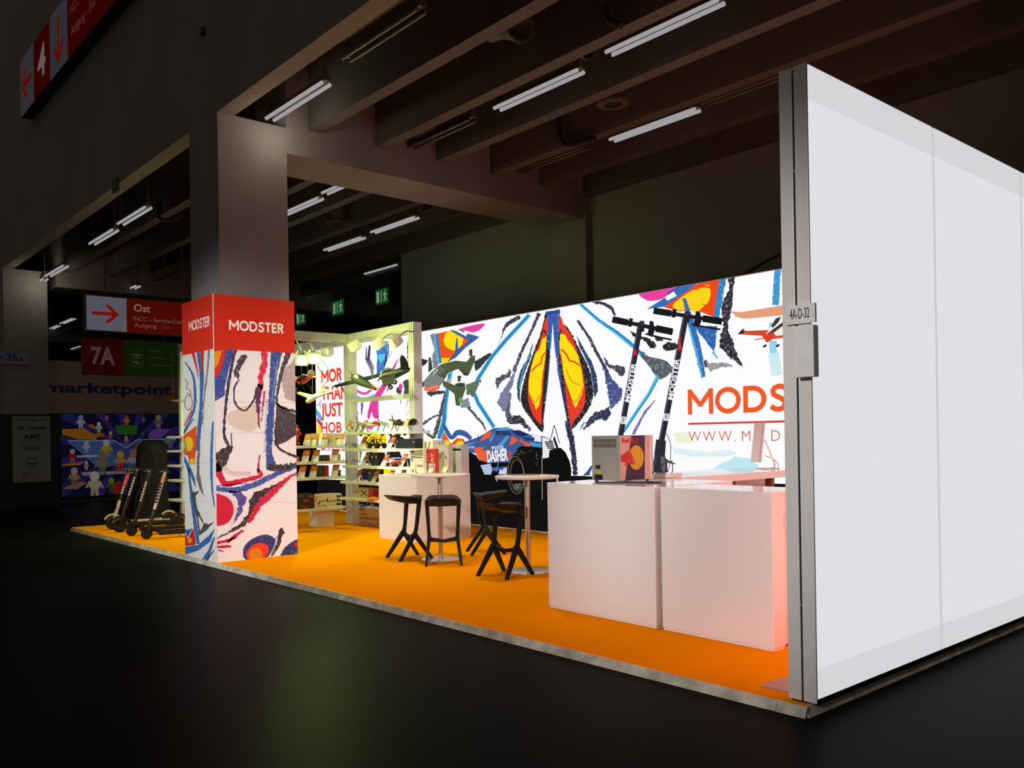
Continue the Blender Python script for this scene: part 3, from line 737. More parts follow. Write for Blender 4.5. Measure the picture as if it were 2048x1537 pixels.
# stand number and white box taped to its end
c0, c1 = onY(4.30, 1571, 643), onY(4.30, 1628.5, 609)
t, P = sign_box('stand_number_card', 'white stand number card reading 4A-D-32 taped to the metal end of the light wall', 1, 4.306, (c0.x, 2.165, c1.x, 2.268), .015)
bpy.data.objects.remove(t.children[0])
wb('card', (c0.x, 4.306, 2.165), (c1.x, 4.322, 2.268), mat('paper_white', (.80, .80, .79), .6), t)
p, q = onY(4.306, 1580, 636), onY(4.306, 1619, 640)
P.text('4A-D-32', p.x, 2.165 + .028, .055, (30, 28, 28), 2, .0, q.x - p.x)
P.build('lettering', t, PRINT)
c0, c1 = onY(4.29, 1595.5, 756), onY(4.27, 1626.5, 649)
tag(MB().box((c0.x, 4.268, c0.z), (c1.x, 4.322, c1.z), .004).build('socket_cover', _mats['paper_white']), 'small white box below the stand number card on the metal end', 'cover box')
a = onZ(ZP, 1533, 1370)
tag(MB().box((a.x, 4.43, ZP), (-2.66, 4.70, ZP + .008)).build('floor_plate', mat('brown_metal_plate', (.40, .25, .19), .5)), 'flat brownish metal foot plate on the carpet at the end of the light wall', 'metal plate')

# ------------------------------------------------------------------ the graffiti light wall at the back
MX0, MX1, MY, MZ1 = -16.78, LX0, 9.05, 3.47
t = thing('mural_light_wall', 'long backlit graffiti mural wall behind the stand with drone, truck and scooters', 'mural wall', (-9.6, MY, ZP))
wb('frame', (MX0, MY + .005, ZP), (MX1, MY + .16, MZ1 + .012), M_ALU, t)
M_MW = emis('mural_white', (.97, .97, .985))
for a, b in ((MX0, -13.13), (-13.13, -9.645), (-9.645, MX1 - .005)):
    wb('backlit_panel', (a + .004, MY, ZP + .02), (b - .004, MY + .02, MZ1), M_MW, t)
P = Print(1, MY, (MX0, ZP + .02, MX1, MZ1))
BL, CY_, NV, BK, RD, OR, YE, MG, GR = (52, 128, 190), (86, 186, 226), (58, 56, 84), (36, 34, 36), (230, 60, 42), (238, 88, 34), (255, 222, 24), (234, 66, 160), (128, 128, 140)
BL2 = (60, 96, 160); F = .55
P.uv((20, 17, 18), [(MX0, ZP), (MX1, ZP), (MX1, .95), (-9.0, .97), (-12, .78), (MX0, .70)], 1)
Zv = (0, 0, 1)
# --- left part seen through the shelf frames
P.T = (590, 640, 6.985)
P.poly((112, 104, 140), [(990, 560), (1030, 500), (1100, 640), (1100, 790), (1070, 790), (1050, 690), (1000, 600)], 2, rg=2, al=F)
P.stroke((50, 46, 70), [(1000, 380), (995, 560)], [10, 20], 2); P.stroke((60, 52, 84), [(1045, 360), (1030, 520), (1010, 570)], [26, 34, 10], 3)
P.poly((44, 124, 200), [(1115, 330), (1320, 290), (1310, 480), (1250, 690), (1140, 780), (1150, 500)], 2, rg=2, al=F)
P.poly((92, 205, 245), [(1150, 490), (1290, 465), (1200, 620)], 3); P.poly((36, 66, 140), [(1270, 440), (1318, 430), (1300, 560), (1240, 660)], 4, rg=2, al=F)
P.stroke(MG, [(1445, 540), (1345, 745)], [10, 44], 2); P.stroke(MG, [(1290, 860), (1140, 1090), (1085, 1230)], [60, 90, 110], 2)
P.poly(MG, [(1030, 1240), (1090, 1130), (1160, 1120), (1165, 1260), (1170, 1370), (1100, 1370), (1080, 1300), (1060, 1310), (1045, 1380), (1012, 1370)], 3, True)
P.poly((240, 80, 165), [(1005, 1480), (1080, 1440), (1140, 1440), (1060, 1540)], 3, True); P.stroke((250, 252, 252), [(1080, 1310), (1050, 1380)], [20, 10], 4)
P.stroke(MG, [(845, 975), (900, 1012), (985, 1030), (1070, 975)], 34, 2); P.stroke(CY_, [(785, 1010), (870, 1078), (980, 1108), (1110, 1050)], [20, 34, 36, 20], 2, rg=2)
P.poly(RD, [(790, 1170), (820, 1190), (845, 1330), (800, 1330)], 2); P.poly((190, 50, 120), [(830, 1200), (880, 1290), (880, 1390), (820, 1370), (800, 1300)], 3, rg=3, al=F); P.stroke((96, 88, 170), [(940, 1160), (930, 1330)], [40, 14], 2, rg=2, al=F)
P.stroke((50, 46, 60), [(1588, 270), (1575, 420), (1580, 600)], [20, 14, 6], 3, rg=2); P.stroke(CY_, [(1360, 440), (1320, 525)], 8, 2); P.stroke(CY_, [(1610, 1245), (1560, 1340)], 7, 2)
P.stroke((60, 60, 66), [(1480, 1120), (1478, 1170)], 8, 2); P.stroke((60, 60, 66), [(1580, 1110), (1550, 1240)], [8, 3], 2); P.stroke((120, 60, 90), [(1300, 960), (1290, 1010)], [20, 6], 2)
P.poly((70, 76, 70), [(1505, 870), (1560, 830), (1600, 850), (1600, 1050), (1520, 1050), (1530, 960)], 2, rg=2); P.ell((66, 72, 68), (1455, 985), 40, 50, 2); P.stroke((66, 72, 68), [(1470, 1020), (1475, 1055)], 18, 2); P.ell(MG, (1478, 940), 28, 50, 3)
# rows between the shelves: yellow eye with black drawing
P.T = (680, 760, 5.124)
P.poly(YE, [(240, 575), (380, 558), (445, 640), (360, 695), (250, 690)], 2, True); P.poly(YE, [(395, 560), (470, 556), (478, 690), (372, 690)], 2)
P.poly((32, 32, 36), [(520, 575), (615, 556), (728, 690), (480, 695)], 3, rg=2); P.stroke((240, 240, 240), [(540, 600), (590, 640)], 3, 4); P.stroke((240, 240, 240), [(560, 590), (620, 640)], 3, 4); P.ell((244, 244, 246), (630, 580), 14, 8, 4); P.ell((244, 244, 246), (678, 655), 10, 12, 4)
P.stroke((30, 30, 30), [(290, 630), (330, 590), (365, 600)], 9, 4); P.stroke((30, 30, 30), [(250, 620), (320, 680)], 22, 4); P.stroke((30, 30, 30), [(300, 660), (345, 610), (350, 680)], 16, 4); P.stroke((30, 30, 30), [(375, 570), (368, 690)], 5, 4); P.stroke((30, 30, 30), [(430, 580), (400, 660), (450, 650)], 9, 4)
P.poly(YE, [(130, 740), (200, 735), (205, 830), (150, 835)], 2, True); P.poly((40, 110, 190), [(200, 735), (225, 735), (210, 850), (190, 850)], 2); P.poly(YE, [(335, 735), (420, 732), (440, 850), (340, 860)], 2)
P.poly((34, 34, 38), [(270, 745), (335, 738), (335, 860), (240, 860)], 3); P.poly((34, 34, 38), [(480, 740), (610, 735), (640, 800), (500, 800)], 3, rg=2); P.stroke((220, 60, 50), [(490, 800), (610, 830)], 12, 4); P.stroke(OR, [(520, 850), (600, 850)], 14, 4)
P.poly((34, 34, 40), [(220, 910), (325, 905), (330, 1035), (200, 1035)], 3, rg=3); P.poly(YE, [(380, 910), (560, 905), (550, 960), (390, 960)], 2); P.ell((40, 36, 36), (660, 935), 24, 20, 3); P.ell((150, 190, 225), (150, 640), 34, 26, 2)
P.spray((190, 190, 200), (250, 1300), 130, 40, 46, 5, 3); P.spray((120, 120, 130), (250, 1110), 140, 30, 20, 4, 3)
# narrow lettered part on the far left
P.T = (590, 640, 6.985)
RT = (232, 66, 44)
for s, x0, x1, yb, ych in (('MOR', 368, 657, (882, 842), 708), ('THAN', 366, 742, (1120, 1096), 946), ('JUST', 366, 668, (1350, 1340), 1178)):
    if s == 'MOR':
        a, b, c = P.px((x0, yb[0])), P.px((x1, yb[1])), P.px((x0, ych)); P.logo(s, a[0], a[1], c[1] - a[1], b[0] - a[0], RT, 4, .23)
    else: P.tpx(s, (x0, yb[0]), (x1, yb[1]), (x0, ych), RT, 4, .030)
P.T = (580, 820, 5.389)
P.tpx('HOB', (340, 246), (558, 243), (340, 140), RT, 4, .022); P.tpx('MODSTER', (340, 442), (590, 444), (340, 405), (200, 80, 90), 4, .01)
P.T = (600, 680, 8.54)
P.poly((88, 176, 226), [(272, 1160), (385, 1330), (380, 1400), (340, 1370), (272, 1280)], 2); P.poly((214, 40, 110), [(290, 1320), (375, 1420), (375, 1537), (340, 1500), (290, 1400)], 3); P.poly(YE, [(300, 1400), (360, 1480), (360, 1700), (300, 1700)], 4)
P.stroke((30, 30, 44), [(310, 430), (320, 490), (365, 550)], 8, 3); P.stroke((40, 40, 50), [(290, 1120), (330, 1110), (340, 1080), (360, 1030)], 9, 3); P.stroke((40, 40, 50), [(345, 1080), (352, 1180)], 6, 3); P.stroke((30, 40, 80), [(300, 1260), (350, 1245)], 7, 3); P.poly((130, 205, 235), [(640, 720), (700, 715), (715, 750), (670, 755)], 2, rg=3); P.stroke((150, 205, 235), [(370, 340), (480, 490)], 10, 2)
P.stroke((60, 60, 70), [(425, 720), (460, 735)], [16, 6], 5)
# --- main part, left eye motif, drone
P.T = (830, 600, 4.044)
P.poly(GR, [(125, 282), (160, 275), (165, 350), (190, 430), (190, 540), (150, 560), (140, 460), (160, 400)], 2, rg=3, al=F); P.stroke((110, 100, 120), [(130, 285), (150, 340)], 14, 2, rg=2, al=F)
P.stroke(CY_, [(160, 280), (178, 420), (196, 520)], 26, 2); P.stroke(BL, [(178, 272), (194, 400), (212, 512)], 24, 3)
P.poly(OR, [(185, 272), (310, 245), (450, 322), (335, 412), (290, 500), (215, 512), (205, 420)], 4); P.ell(YE, (312, 325), 80, 82, 5, .2, 2); P.poly(YE, [(215, 470), (300, 470), (285, 512), (218, 512)], 5); P.stroke(OR, [(240, 270), (230, 300), (245, 300)], 8, 6)
P.poly(BL2, [(258, 505), (325, 430), (335, 312), (346, 312), (350, 400), (435, 332), (418, 290), (425, 272), (525, 300), (410, 388), (330, 470)], 6); P.stroke(BL2, [(292, 246), (350, 275), (440, 320)], [10, 22, 22], 6)
P.poly(MG, [(372, 232), (556, 190), (535, 235), (480, 262), (432, 256)], 2, True); P.stroke((90, 90, 190), [(355, 236), (400, 262)], 12, 3)
P.stroke(NV, [(850, 138), (760, 190), (720, 240), (698, 310)], [30, 34, 16, 5], 2, rg=3, al=F); P.stroke((205, 205, 215), [(698, 310), (660, 400)], 6, 2)
P.stroke(CY_, [(925, 122), (740, 322), (622, 462), (510, 640), (476, 750), (512, 835), (640, 1032)], 34, 2, False); P.stroke(BL, [(925, 122), (740, 322), (622, 462), (510, 640), (476, 750), (512, 835), (640, 1032)], 18, 3, False, rg=1.5)
P.stroke((70, 66, 90), [(1005, 108), (970, 190), (920, 300), (850, 450), (800, 580)], [30, 24, 22, 24, 30], 2, rg=3, al=F)
P.poly((118, 120, 156), [(830, 500), (800, 650), (770, 740), (775, 800), (760, 905), (705, 900), (665, 830), (690, 770), (745, 690), (790, 600)], 2, rg=4, al=.5)
P.poly((84, 84, 118), [(770, 780), (770, 910), (790, 950), (740, 960), (730, 900)], 3, rg=4, al=F)
P.poly((48, 46, 54), [(742, 962), (800, 935), (850, 930), (880, 960), (905, 1010), (935, 1045), (890, 1040), (850, 1000), (800, 1010), (755, 1005)], 4, rg=4, al=F); P.poly((90, 92, 150), [(880, 970), (940, 1040), (930, 1070), (890, 1030)], 3, rg=4, al=F)
P.poly((78, 74, 92), [(762, 558), (782, 582), (768, 630), (722, 642), (682, 690), (668, 724), (652, 680), (652, 640), (702, 610), (745, 602)], 3, rg=3, al=F)
P.poly((34, 70, 96), [(955, 345), (905, 480), (850, 580), (824, 690), (832, 800), (852, 832), (852, 720), (882, 600), (932, 480)], 2, rg=2, al=F); P.stroke((120, 190, 225), [(965, 360), (880, 560), (845, 720)], 6, 3)
P.poly(BK, [(1062, 100), (1040, 180), (1010, 290), (960, 420), (905, 580), (866, 720), (862, 840), (925, 945), (1032, 1070), (1045, 900), (1062, 700), (1088, 560), (1092, 400), (1065, 300), (1085, 200)], 3, True, 2, .8)
P.poly(RD, [(1075, 125), (1045, 190), (1036, 240), (1062, 285), (1080, 220)], 5); P.poly(RD, [(1040, 250), (1000, 370), (960, 470), (925, 600), (914, 740), (925, 850), (960, 940), (1022, 1010), (1026, 900), (1045, 600), (1060, 420), (1062, 290)], 4, True)
P.poly(YE, [(1065, 290), (1032, 315), (1010, 400), (975, 430), (945, 530), (922, 650), (920, 760), (942, 805), (985, 890), (1005, 850), (1022, 760), (1030, 620), (1055, 480)], 5, False, 2)
P.stroke(RD, [(1058, 425), (1030, 460), (1020, 512), (985, 535), (945, 580)], 11, 6); P.stroke((150, 60, 20), [(922, 752), (970, 830), (1012, 770)], 5, 6)
P.stroke((44, 92, 170), [(1095, 92), (1098, 240), (1092, 400)], [60, 50, 26], 5, rg=2, al=.8); P.stroke((44, 92, 170), [(1138, 88), (1140, 260), (1152, 440)], [70, 60, 40], 5, rg=2, al=.8); P.poly((40, 80, 150), [(1060, 98), (1170, 78), (1180, 110), (1065, 125)], 6, rg=2)
P.poly((250, 250, 252), [(1115, 185), (1100, 400), (1075, 700), (1040, 980), (1232, 980), (1150, 560), (1128, 350)], 6)
P.stroke((40, 40, 70), [(1155, 430), (1180, 640), (1212, 850), (1240, 1020), (1272, 1160), (1300, 1420)], [30, 34, 40, 44, 44, 40], 4, rg=3, al=.6); P.stroke((70, 110, 190), [(1150, 430), (1172, 640), (1200, 850), (1226, 1010)], 9, 5, rg=2); P.stroke((60, 60, 100), [(1085, 560), (1062, 800), (1038, 960)], [26, 16, 8], 5, rg=2)
P.poly(BK, [(1150, 120), (1185, 180), (1235, 225), (1275, 290), (1332, 400), (1392, 520), (1432, 640), (1442, 780), (1382, 920), (1265, 1052), (1240, 980), (1212, 800), (1178, 600), (1150, 450), (1165, 300), (1185, 230)], 3, True, 3, .7)
P.poly(RD, [(1148, 108), (1178, 130), (1198, 180), (1178, 265), (1160, 250)], 5); P.poly(RD, [(1195, 195), (1250, 265), (1290, 345), (1330, 480), (1365, 620), (1380, 800), (1350, 900), (1292, 970), (1262, 1022), (1225, 800), (1215, 680), (1190, 540), (1172, 420), (1180, 300)], 4, True, 1.5, .9)
P.poly(YE, [(1172, 275), (1215, 280), (1240, 330), (1288, 390), (1322, 455), (1350, 580), (1366, 700), (1350, 765), (1300, 878), (1260, 780), (1225, 690), (1205, 600), (1190, 480), (1168, 380)], 5, False, 2)
P.stroke(RD, [(1182, 400), (1225, 440), (1250, 490), (1290, 502), (1336, 532)], 13, 6); P.stroke((150, 60, 20), [(1220, 700), (1292, 832), (1362, 700)], 5, 6); P.stroke(RD, [(1212, 660), (1250, 760)], 12, 6); P.stroke((60, 30, 20), [(1225, 560), (1270, 660), (1340, 690)], 4, 6)
P.stroke((30, 30, 30), [(1040, 240), (1072, 290), (1075, 330)], 9, 6); P.stroke((30, 30, 30), [(1185, 240), (1168, 290), (1172, 330)], 9, 6)
P.poly((40, 62, 92), [(1305, 285), (1370, 400), (1430, 500), (1472, 620), (1480, 740), (1450, 795), (1440, 680), (1415, 560), (1365, 450), (1328, 370)], 2, rg=2, al=F); P.stroke((110, 160, 205), [(1330, 380), (1412, 540), (1440, 720)], 6, 3)
# left lower: motif and dark strokes
P.stroke(CY_, [(292, 560), (265, 720), (245, 860), (235, 980), (200, 1125)], [34, 34, 36, 40, 46], 2); P.stroke(BL, [(282, 600), (258, 760), (238, 900), (232, 1000), (190, 1125)], [16, 18, 24, 28, 26], 3)
P.stroke(BL2, [(232, 1010), (268, 1080), (298, 1118), (345, 1075), (405, 1085), (455, 1128)], [24, 34, 30, 44, 44, 30], 4); P.poly(OR, [(236, 1066), (292, 1165), (340, 1118), (402, 1128), (400, 1260), (212, 1260), (216, 1140)], 3); P.ell(YE, (250, 1160), 32, 26, 5); P.ell(YE, (368, 1166), 34, 24, 5)
P.stroke((72, 74, 76), [(242, 760), (212, 900), (168, 1075), (140, 1112), (60, 1045)], [18, 22, 34, 24, 14], 3, rg=3, al=.7); P.stroke((72, 74, 76), [(62, 1005), (130, 960), (190, 930)], [22, 14, 10], 3, rg=3, al=.7); P.stroke((110, 110, 115), [(40, 1050), (110, 1090)], 8, 3); P.poly((30, 80, 160), [(40, 1115), (72, 1130), (62, 1175), (40, 1160)], 3)
P.poly((130, 140, 155), [(360, 815), (430, 800), (455, 870), (380, 880)], 2, rg=4, al=F); P.stroke((86, 88, 92), [(430, 870), (500, 950), (545, 1000), (578, 1062)], [24, 20, 16, 12], 3, rg=3, al=.7)
P.poly((86, 110, 84), [(410, 690), (540, 640), (502, 720), (472, 782), (420, 762)], 4, rg=4, al=.7); P.poly((66, 62, 60), [(92, 742), (240, 735), (240, 760), (160, 770), (130, 785), (100, 760)], 3, rg=3)
DR, DR2 = (84, 92, 64), (62, 70, 48)
P.poly(DR, [(72, 660), (130, 590), (215, 520), (330, 492), (420, 502), (455, 455), (488, 450), (488, 490), (442, 600), (405, 612), (350, 560), (272, 590), (232, 660), (200, 700), (88, 712)], 7); P.poly((128, 134, 130), [(75, 700), (76, 660), (130, 592), (190, 615), (240, 640), (200, 690)], 8); P.poly((100, 108, 100), [(130, 590), (205, 530), (250, 570), (190, 615)], 8)
P.poly((232, 104, 74), [(75, 708), (198, 682), (202, 718), (150, 745), (80, 736)], 8); P.stroke((255, 170, 140), [(95, 722), (185, 702)], 8, 9)
P.poly(DR, [(222, 650), (320, 690), (402, 668), (412, 720), (362, 862), (332, 852), (320, 762), (270, 722), (232, 702)], 7); P.ell(DR2, (368, 692), 42, 22, 8); P.ring((120, 128, 100), (368, 692), 40, 20, 4, 9); P.ell((108, 170, 84), (372, 812), 16, 22, 9)
P.poly(DR2, [(345, 615), (376, 615), (370, 662), (350, 662)], 8); P.poly(DR2, [(440, 402), (466, 400), (466, 455), (440, 455)], 8); P.poly(DR2, [(112, 468), (130, 466), (146, 560), (110, 590)], 7); P.poly((56, 58, 56), [(482, 500), (610, 428), (622, 440), (520, 562), (490, 576), (485, 545)], 6, rg=2); P.poly(DR2, [(375, 560), (440, 600), (430, 615), (395, 612)], 8)
P.stroke((240, 242, 240), [(148, 610), (160, 594)], 5, 10); P.ring((240, 242, 240), (165, 588), 9, 8, 4, 10); P.stroke((240, 242, 240), [(172, 570), (186, 566), (182, 580)], 5, 10); P.poly((170, 175, 165), [(250, 650), (275, 636), (300, 655), (280, 676)], 8)
P.poly((44, 46, 60), [(38, 460), (60, 475), (105, 488), (95, 515), (42, 552)], 4, rg=2); P.poly((70, 74, 64), [(40, 680), (74, 660), (76, 700), (42, 730)], 6)
# --- truck
P.T = (920, 840, 8.904)
TB, TC, TO = (66, 92, 150), (72, 156, 206), (236, 96, 54)
P.poly((16, 15, 15), [(20, 600), (160, 560), (300, 640), (360, 800), (480, 760), (900, 700), (1480, 480), (1490, 1420), (20, 1420)], 7)
P.poly((17, 16, 16), [(150, 560), (345, 715), (490, 760), (490, 980), (360, 980), (290, 650)], 7)
P.poly(TB, [(70, 400), (330, 310), (450, 240), (600, 150), (850, 130), (1000, 200), (1240, 260), (1470, 290), (1620, 340), (1640, 400), (1560, 500), (1460, 500), (1100, 470), (1000, 560), (880, 760), (500, 770), (340, 720), (290, 600), (40, 570)], 8)
for c, pl in ((TO, [(250, 560), (290, 490), (440, 490), (400, 560), (560, 530), (490, 690), (480, 745), (340, 720), (300, 600)]), (TO, [(355, 385), (440, 250), (580, 205), (530, 320)]), (TC, [(660, 480), (830, 290), (900, 290), (760, 470)]), (TC, [(520, 370), (630, 200), (600, 320), (560, 390)]),
              (TC, [(640, 190), (720, 140), (870, 130), (910, 180), (800, 190)]), (TC, [(120, 430), (290, 390), (200, 450)]), (TO, [(880, 460), (930, 290), (1040, 360), (1000, 400)]), (TO, [(1060, 380), (1080, 330), (1140, 390), (1280, 440), (1200, 490), (1130, 470), (1170, 440)]), (TC, [(1240, 400), (1450, 430), (1450, 490), (1290, 470)]),
              ((30, 44, 96), [(930, 200), (1050, 180), (1240, 260), (1100, 300), (1000, 270)]), ((236, 236, 240), [(900, 150), (1040, 160), (1110, 200), (1000, 180)]), ((236, 238, 240), [(1260, 270), (1450, 290), (1450, 395), (1330, 380), (1340, 330)]), ((34, 52, 110), [(1100, 310), (1300, 330), (1330, 370), (1190, 370)])):
    P.poly(c, pl, 9)
P.poly((38, 56, 106), [(645, 205), (730, 195), (722, 272), (640, 262)], 10); P.poly((44, 62, 112), [(742, 198), (880, 198), (935, 282), (740, 276)], 10); P.stroke((30, 34, 60), [(325, 260), (345, 370)], [10, 20], 10, sm=False)
P.poly((232, 232, 236), [(1470, 310), (1600, 340), (1600, 400), (1585, 665), (1478, 670)], 9); P.poly((50, 48, 50), [(1510, 390), (1660, 376), (1695, 520), (1570, 520)], 10)
for k in range(4): P.stroke((210, 190, 180), [(1530 + k * 12, 412 + k * 28), (1672 + k * 5, 404 + k * 28)], 12, 11)
P.poly((17, 16, 16), [(1600, 540), (1740, 500), (1800, 500), (1885, 580), (1960, 740), (1990, 900), (1980, 1080), (1750, 1110), (1490, 1110), (1480, 690), (1585, 672)], 9)
P.poly((20, 19, 18), [(1040, 500), (1100, 465), (1200, 475), (1440, 495), (1470, 620), (1475, 1300), (1000, 1320), (870, 1100), (850, 900), (900, 740), (960, 620)], 10)
P.spray((120, 118, 110), (1060, 590), 110, 50, 26, 9, 11); P.spray((150, 148, 140), (1370, 700), 22, 130, 14, 7, 11); P.spray((110, 80, 60), (1270, 560), 70, 30, 10, 8, 11)
P.ell((30, 28, 22), (1000, 980), 150, 345, 11); P.ring((108, 102, 70), (1005, 985), 145, 335, 12, 12, -.06); P.ring((120, 112, 84), (1025, 990), 118, 280, 8, 12, -.06); P.ell((15, 14, 14), (1030, 990), 105, 262, 13)
for k in range(7):
    an = .35 + k * .38; P.stroke((150, 148, 150), [(1030 + 22 * cos(an), 1110 + 40 * sin(an)), (1030 + 84 * cos(an), 1110 + 140 * sin(an))], [4, 12], 14)
P.poly((176, 192, 226), [(370, 810), (550, 780), (580, 890), (560, 978), (440, 975)], 10); P.poly((60, 90, 160), [(570, 850), (850, 830), (840, 900), (590, 920)], 9); P.poly((206, 212, 232), [(690, 970), (722, 880), (760, 905), (780, 870), (840, 850), (835, 970)], 10); P.stroke((90, 160, 210), [(690, 770), (650, 920)], 12, 10)
P.tpx('DASHER', (495, 752), (868, 712), (495, 565), (238, 232, 232), 12, .05); P.stroke((220, 60, 50), [(900, 570), (890, 690)], 46, 11); P.tpx('MODSTER', (570, 522), (785, 512), (570, 474), (226, 230, 238), 12, .03); P.tpx('MODSTER', (80, 505), (270, 512), (80, 470), (230, 232, 238), 12, .02)
P.stroke((40, 36, 60), [(1680, 95), (1622, 330)], 14, 3, sm=False); P.stroke((40, 36, 60), [(1680, 95), (1776, 420)], 14, 3, sm=False); P.poly((38, 36, 44), [(1682, 280), (1660, 345), (1720, 520), (1770, 560), (1740, 440)], 4); P.stroke((230, 230, 235), [(1470, 640), (1474, 1420)], 6, 15, sm=False); P.stroke((230, 232, 236), [(650, 1050), (668, 1100)], [18, 6], 12); P.stroke((236, 238, 244), [(1735, 1045), (1745, 1105)], 18, 12)
# --- right part
P.T = (1160, 520, 3.202)
P.stroke(NV, [(-10, 385), (0, 410), (60, 500), (110, 600), (160, 690), (185, 760)], [14, 18, 18, 20, 22, 34], 3, rg=2.5, al=.6); P.poly((72, 80, 140), [(150, 690), (190, 740), (240, 800), (276, 832), (266, 890), (228, 930), (200, 962), (188, 930), (176, 840), (160, 760)], 3, rg=4, al=.6)
P.poly((52, 52, 84), [(190, 930), (200, 985), (178, 1030), (120, 1020), (70, 1060), (20, 1092), (40, 1040), (100, 975), (150, 965)], 4, rg=3.5, al=.7); P.stroke((110, 120, 180), [(30, 1040), (0, 1090)], [12, 3], 3, rg=2)
P.poly((66, 66, 84), [(152, 622), (172, 640), (190, 672), (240, 675), (290, 690), (288, 730), (266, 752), (240, 725), (196, 692), (165, 670)], 3, rg=3, al=.7)
P.stroke(CY_, [(2, 285), (120, 388), (240, 470), (350, 560), (432, 650), (498, 752)], [20, 22, 26, 28, 22, 16], 2, False); P.stroke((40, 130, 200), [(10, 288), (120, 384), (240, 464), (350, 552), (432, 645)], [10, 10, 14, 16, 10], 3, False, rg=1.5, al=.8); P.stroke(CY_, [(498, 752), (442, 860), (372, 960), (280, 1100)], [26, 22, 22, 20], 2, False); P.stroke((50, 140, 205), [(500, 765), (442, 868), (372, 968), (282, 1105)], [8, 8, 8, 8], 3, False)
P.stroke((110, 112, 160), [(480, 900), (410, 990), (340, 1120)], [8, 14, 18], 2, rg=2, al=.6)
P.poly((84, 94, 98), [(390, 590), (450, 620), (530, 640), (602, 690), (592, 720), (522, 770), (482, 735), (432, 670)], 4, rg=5, al=.5); P.poly((40, 40, 42), [(322, 458), (400, 490), (450, 505), (492, 545), (482, 572), (442, 560), (422, 522), (335, 485)], 4, rg=3, al=.8); P.ell((38, 38, 42), (580, 556), 48, 30, 4, -.1, 3, .8); P.poly((44, 44, 48), [(478, 492), (530, 505), (532, 522), (490, 520)], 4, rg=2)
P.stroke((52, 50, 74), [(82, 272), (150, 280), (205, 312), (222, 356)], [14, 22, 20, 10], 3, rg=3, al=.7)
P.poly(MG, [(385, 208), (602, 172), (545, 240), (475, 262), (422, 256)], 3, True); P.poly((56, 110, 180), [(428, 316), (545, 242), (560, 262), (620, 232), (760, 146), (660, 160), (600, 200), (770, 150), (640, 270), (540, 300)], 4); P.stroke((70, 80, 170), [(560, 220), (640, 170)], 14, 4)
P.poly((240, 74, 30), [(534, 302), (600, 262), (760, 148), (900, 114), (885, 262), (862, 368), (770, 332), (700, 322), (640, 332)], 5, rg=1); P.poly((255, 210, 30), [(595, 292), (680, 220), (760, 182), (822, 160), (838, 205), (828, 262), (800, 292), (742, 340), (700, 312), (640, 326)], 6, True); P.stroke((240, 74, 30), [(740, 190), (790, 170), (838, 180)], 12, 7); P.stroke((60, 30, 20), [(780, 280), (810, 300)], 3, 7)
P.stroke((46, 110, 180), [(666, 248), (690, 320), (722, 440), (762, 600), (792, 752)], [22, 30, 46, 44, 26], 7, rg=2, al=.8); P.poly((46, 100, 175), [(700, 400), (770, 425), (882, 425), (862, 592), (822, 542), (745, 442)], 6, rg=2, al=.8); P.stroke(CY_, [(700, 430), (750, 600), (785, 760)], 10, 8); P.stroke(CY_, [(852, 590), (882, 632)], [16, 8], 6)
P.stroke((50, 130, 195), [(920, 108), (892, 260), (872, 380)], 40, 6, rg=2, al=.8); P.poly((46, 44, 56), [(952, 98), (998, 92), (986, 180), (976, 300), (962, 380), (952, 450), (986, 540), (1050, 692), (982, 642), (930, 600), (896, 540), (902, 480), (922, 420), (912, 360), (912, 270), (950, 200)], 7, rg=5, al=.55)
P.poly((150, 150, 152), [(802, 640), (832, 662), (940, 655), (982, 682), (862, 700), (832, 722)], 5, rg=4, al=.5); P.stroke((70, 70, 80), [(800, 645), (812, 690)], 16, 6, rg=2)
P.stroke((56, 150, 208), [(1268, 46), (1252, 290)], 42, 2, rg=2, al=.7); P.stroke((150, 214, 236), [(1235, 400), (1238, 600)], 48, 2); P.stroke((206, 234, 244), [(1240, 600), (1262, 740)], 70, 2); P.stroke((60, 56, 100), [(1322, 60), (1318, 300)], 12, 2, rg=2); P.stroke((60, 56, 90), [(1310, 480), (1326, 620)], 14, 2, rg=2)
P.stroke((80, 170, 214), [(1400, 40), (1395, 320)], 40, 2, rg=2)
for c, pl in (((238, 242, 210), [(600, 1112), (680, 1100), (742, 1130), (700, 1180), (622, 1170)]), ((222, 240, 246), [(590, 1200), (800, 1230), (960, 1215), (1010, 1240), (930, 1262), (700, 1262), (600, 1240)]), ((190, 232, 244), [(830, 1352), (900, 1310), (1000, 1262), (1102, 1275), (1150, 1330), (1000, 1350)]), ((60, 80, 140), [(20, 1382), (92, 1296), (62, 1380)])): P.poly(c, pl, 2, rg=2, al=.9)
P.stroke((206, 238, 246), [(1330, 700), (1500, 900)], 60, 2)
